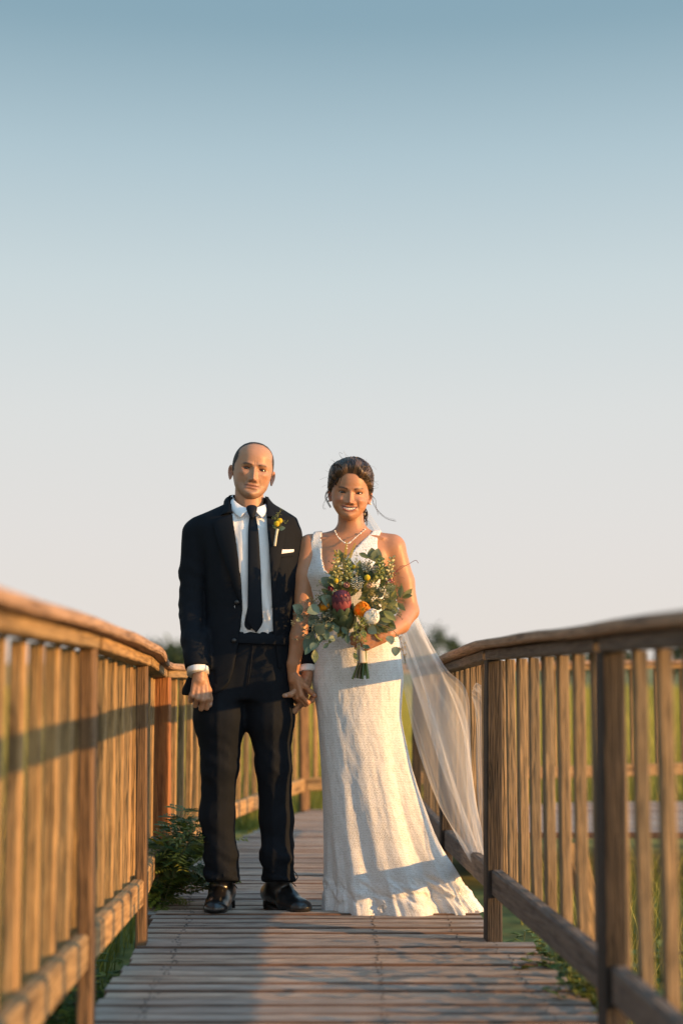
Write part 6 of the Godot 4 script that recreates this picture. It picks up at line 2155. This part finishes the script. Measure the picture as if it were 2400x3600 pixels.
# ---------------------------------------------------------------- plants
func shrub() -> void:
	var rng := RandomNumberGenerator.new()
	rng.seed = 51
	var t := thing("shrub", "leafy green shrub growing over the boardwalk edge beside the man's shoe", "shrub", Vector3(-0.70, -0.45, -0.22))
	var stem := MB.new()
	var stem_m := mat(Color(0.12, 0.10, 0.045), 0.8)
	var leaves := MB.new()
	var lm := mat(Color(1, 1, 1), 0.5, true)
	lm.backlight_enabled = true
	lm.backlight = Color(0.6, 0.6, 0.45)
	for k in 21:
		var a := rng.randf_range(-1.0, 1.0)
		var top := Vector3(rng.randf_range(-0.73, -0.47), 0, rng.randf_range(-0.42, 0.02))
		top.y = rng.randf_range(0.02, 0.33) * (1.0 - 0.55 * clampf((top.x + 0.56) / 0.1, 0, 1))
		if k < 5:
			top = [Vector3(-0.625, 0.345, -0.2), Vector3(-0.575, 0.30, -0.16), Vector3(-0.71, 0.22, -0.1), Vector3(-0.66, 0.285, -0.12), Vector3(-0.60, 0.24, -0.05)][k]
		var root := Vector3(-0.74 + rng.randf_range(-0.05, 0.05), -0.35, -0.22 + rng.randf_range(-0.10, 0.10))
		var path := curve([root, Vector3(lerpf(root.x, top.x, 0.25) - 0.02, 0.0, lerpf(root.z, top.z, 0.4)), top], 8)
		tube(stem, path, [0.0035, 0.003, 0.0025, 0.002, 0.0016, 0.0013, 0.001], 5)
		for i in range(6, path.size()):
			if path[i].y < 0.0:
				continue
			for sd in 2:
				# a frond of paired leaflets
				var dir := Vector3(rng.randf_range(-1, 1), rng.randf_range(-0.2, 0.7), rng.randf_range(-0.6, 1)).normalized()
				var l := rng.randf_range(0.05, 0.10)
				var tone := Color(0.045, 0.085, 0.018).lerp(Color(0.26, 0.25, 0.03), pow(rng.randf(), 2.2))
				for q in 6:
					var c: Vector3 = path[i] + dir * l * (q + 1) / 6.0 - Vector3(0, 0.02 * pow((q + 1) / 6.0, 2.0), 0)
					if c.y < -0.012:
						c.y = -0.010 + rng.randf() * 0.006
					for s: float in [-1.0, 1.0]:
						var out := (dir.cross(Vector3(0.1, 1, 0.2)).normalized() * s + dir * 0.55).normalized()
						var up := out.cross(dir).normalized()
						var len_ := rng.randf_range(0.024, 0.042)
						var wd := up.cross(out).normalized() * len_ * 0.17
						var b := leaves.v.size()
						for e in [c, c + out * len_ * 0.45 + wd + up * 0.002, c + out * len_ - Vector3(0, 0.004, 0), c + out * len_ * 0.45 - wd + up * 0.002]:
							leaves.vert(e, Vector2.ZERO, tone * rng.randf_range(0.85, 1.2))
						leaves.quad(b, b + 1, b + 2, b + 3)
	part("stems", stem, stem_m, t).name = "stem"
	var fo := part("foliage", leaves, lm, t)
	fo.set_meta("kind", "stuff")

func weeds() -> void:
	var rng := RandomNumberGenerator.new()
	rng.seed = 63
	var lm := mat(Color(1, 1, 1), 0.55, true)
	lm.backlight_enabled = true
	lm.backlight = Color(0.6, 0.6, 0.45)
	var spots := [[Vector3(0.72, -0.42, 1.42), 0.56, "bushy green weed by the slanted stake under the shaded railing"], [Vector3(0.84, -0.42, 1.72), 0.54, "leafy weed at the deck edge in the lower right corner"], [Vector3(0.70, -0.42, 1.02), 0.50, "weed with yellowing leaves just beyond the stepped deck edge"], [Vector3(0.80, -0.42, 2.02), 0.50, "low weed under the nearest bay of the shaded railing"], [Vector3(-0.82, -0.42, 1.35), 0.42, "dark weed under the sunlit railing at the left edge of the deck"], [Vector3(0.62, -0.42, 0.40), 0.38, "weed between the gown's train and the shaded railing"], [Vector3(-0.80, -0.42, 0.95), 0.40, "small dark weed behind the sunlit railing's second post"]]
	for s in spots:
		var t := thing("weed", s[2], "weed", s[0], "weeds beside the boardwalk")
		var stem := MB.new()
		var leaves := MB.new()
		for k in 30:
			var a := rng.randf() * TAU
			var r := rng.randf_range(0.02, 0.16)
			var at: Vector3 = s[0]
			var top := at + Vector3(cos(a) * r, s[1] * rng.randf_range(0.6, 1.1), sin(a) * r)
			var path := curve([at + Vector3(cos(a), 0, sin(a)) * r * 0.5, at.lerp(top, 0.5) + Vector3(0, 0.02, 0), top], 6)
			tube(stem, path, [0.0028, 0.0022, 0.0016, 0.001], 4)
			var tone := Color(0.06, 0.115, 0.022).lerp(Color(0.26, 0.27, 0.035), pow(rng.randf(), 2.5))
			for i in range(3, path.size()):
				for q in 3:
					var ang := rng.randf() * TAU
					var out := Vector3(cos(ang), rng.randf_range(0.0, 0.6), sin(ang)).normalized()
					var len_ := rng.randf_range(0.03, 0.06)
					var wd := out.cross(Vector3(0.1, 1, 0)).normalized() * len_ * 0.24
					var b := leaves.v.size()
					var c: Vector3 = path[i]
					for e in [c, c + out * len_ * 0.4 + wd, c + out * len_ * 0.75 + wd * 0.6 - Vector3(0, 0.003, 0), c + out * len_ - Vector3(0, 0.010, 0), c + out * len_ * 0.75 - wd * 0.6 - Vector3(0, 0.003, 0), c + out * len_ * 0.4 - wd]:
						leaves.vert(e, Vector2.ZERO, tone * rng.randf_range(0.8, 1.2))
					for q2 in range(1, 5):
						leaves.tri(b, b + q2, b + q2 + 1)
		part("stem", stem, mat(Color(0.10, 0.12, 0.04), 0.8), t)
		var fo := part("foliage", leaves, lm, t)
		fo.set_meta("kind", "stuff")
	# a stake leaning outside the railing
	var st := thing("leaning_stake", "split wooden stake leaning outside the shaded railing", "stake", Vector3(0.74, -0.30, 1.62))
	var mb := MB.new()
	sweep(mb, [Vector3(0.79, -0.30, 1.66), Vector3(0.685, 0.30, 1.52), Vector3(0.665, 0.43, 1.49)], [Vector2(-0.03, -0.012), Vector2(0.03, -0.012), Vector2(0.026, 0.014), Vector2(-0.022, 0.018)], Vector2.ZERO, Vector3.BACK)
	part("stake", mb, M.gold[0], st)
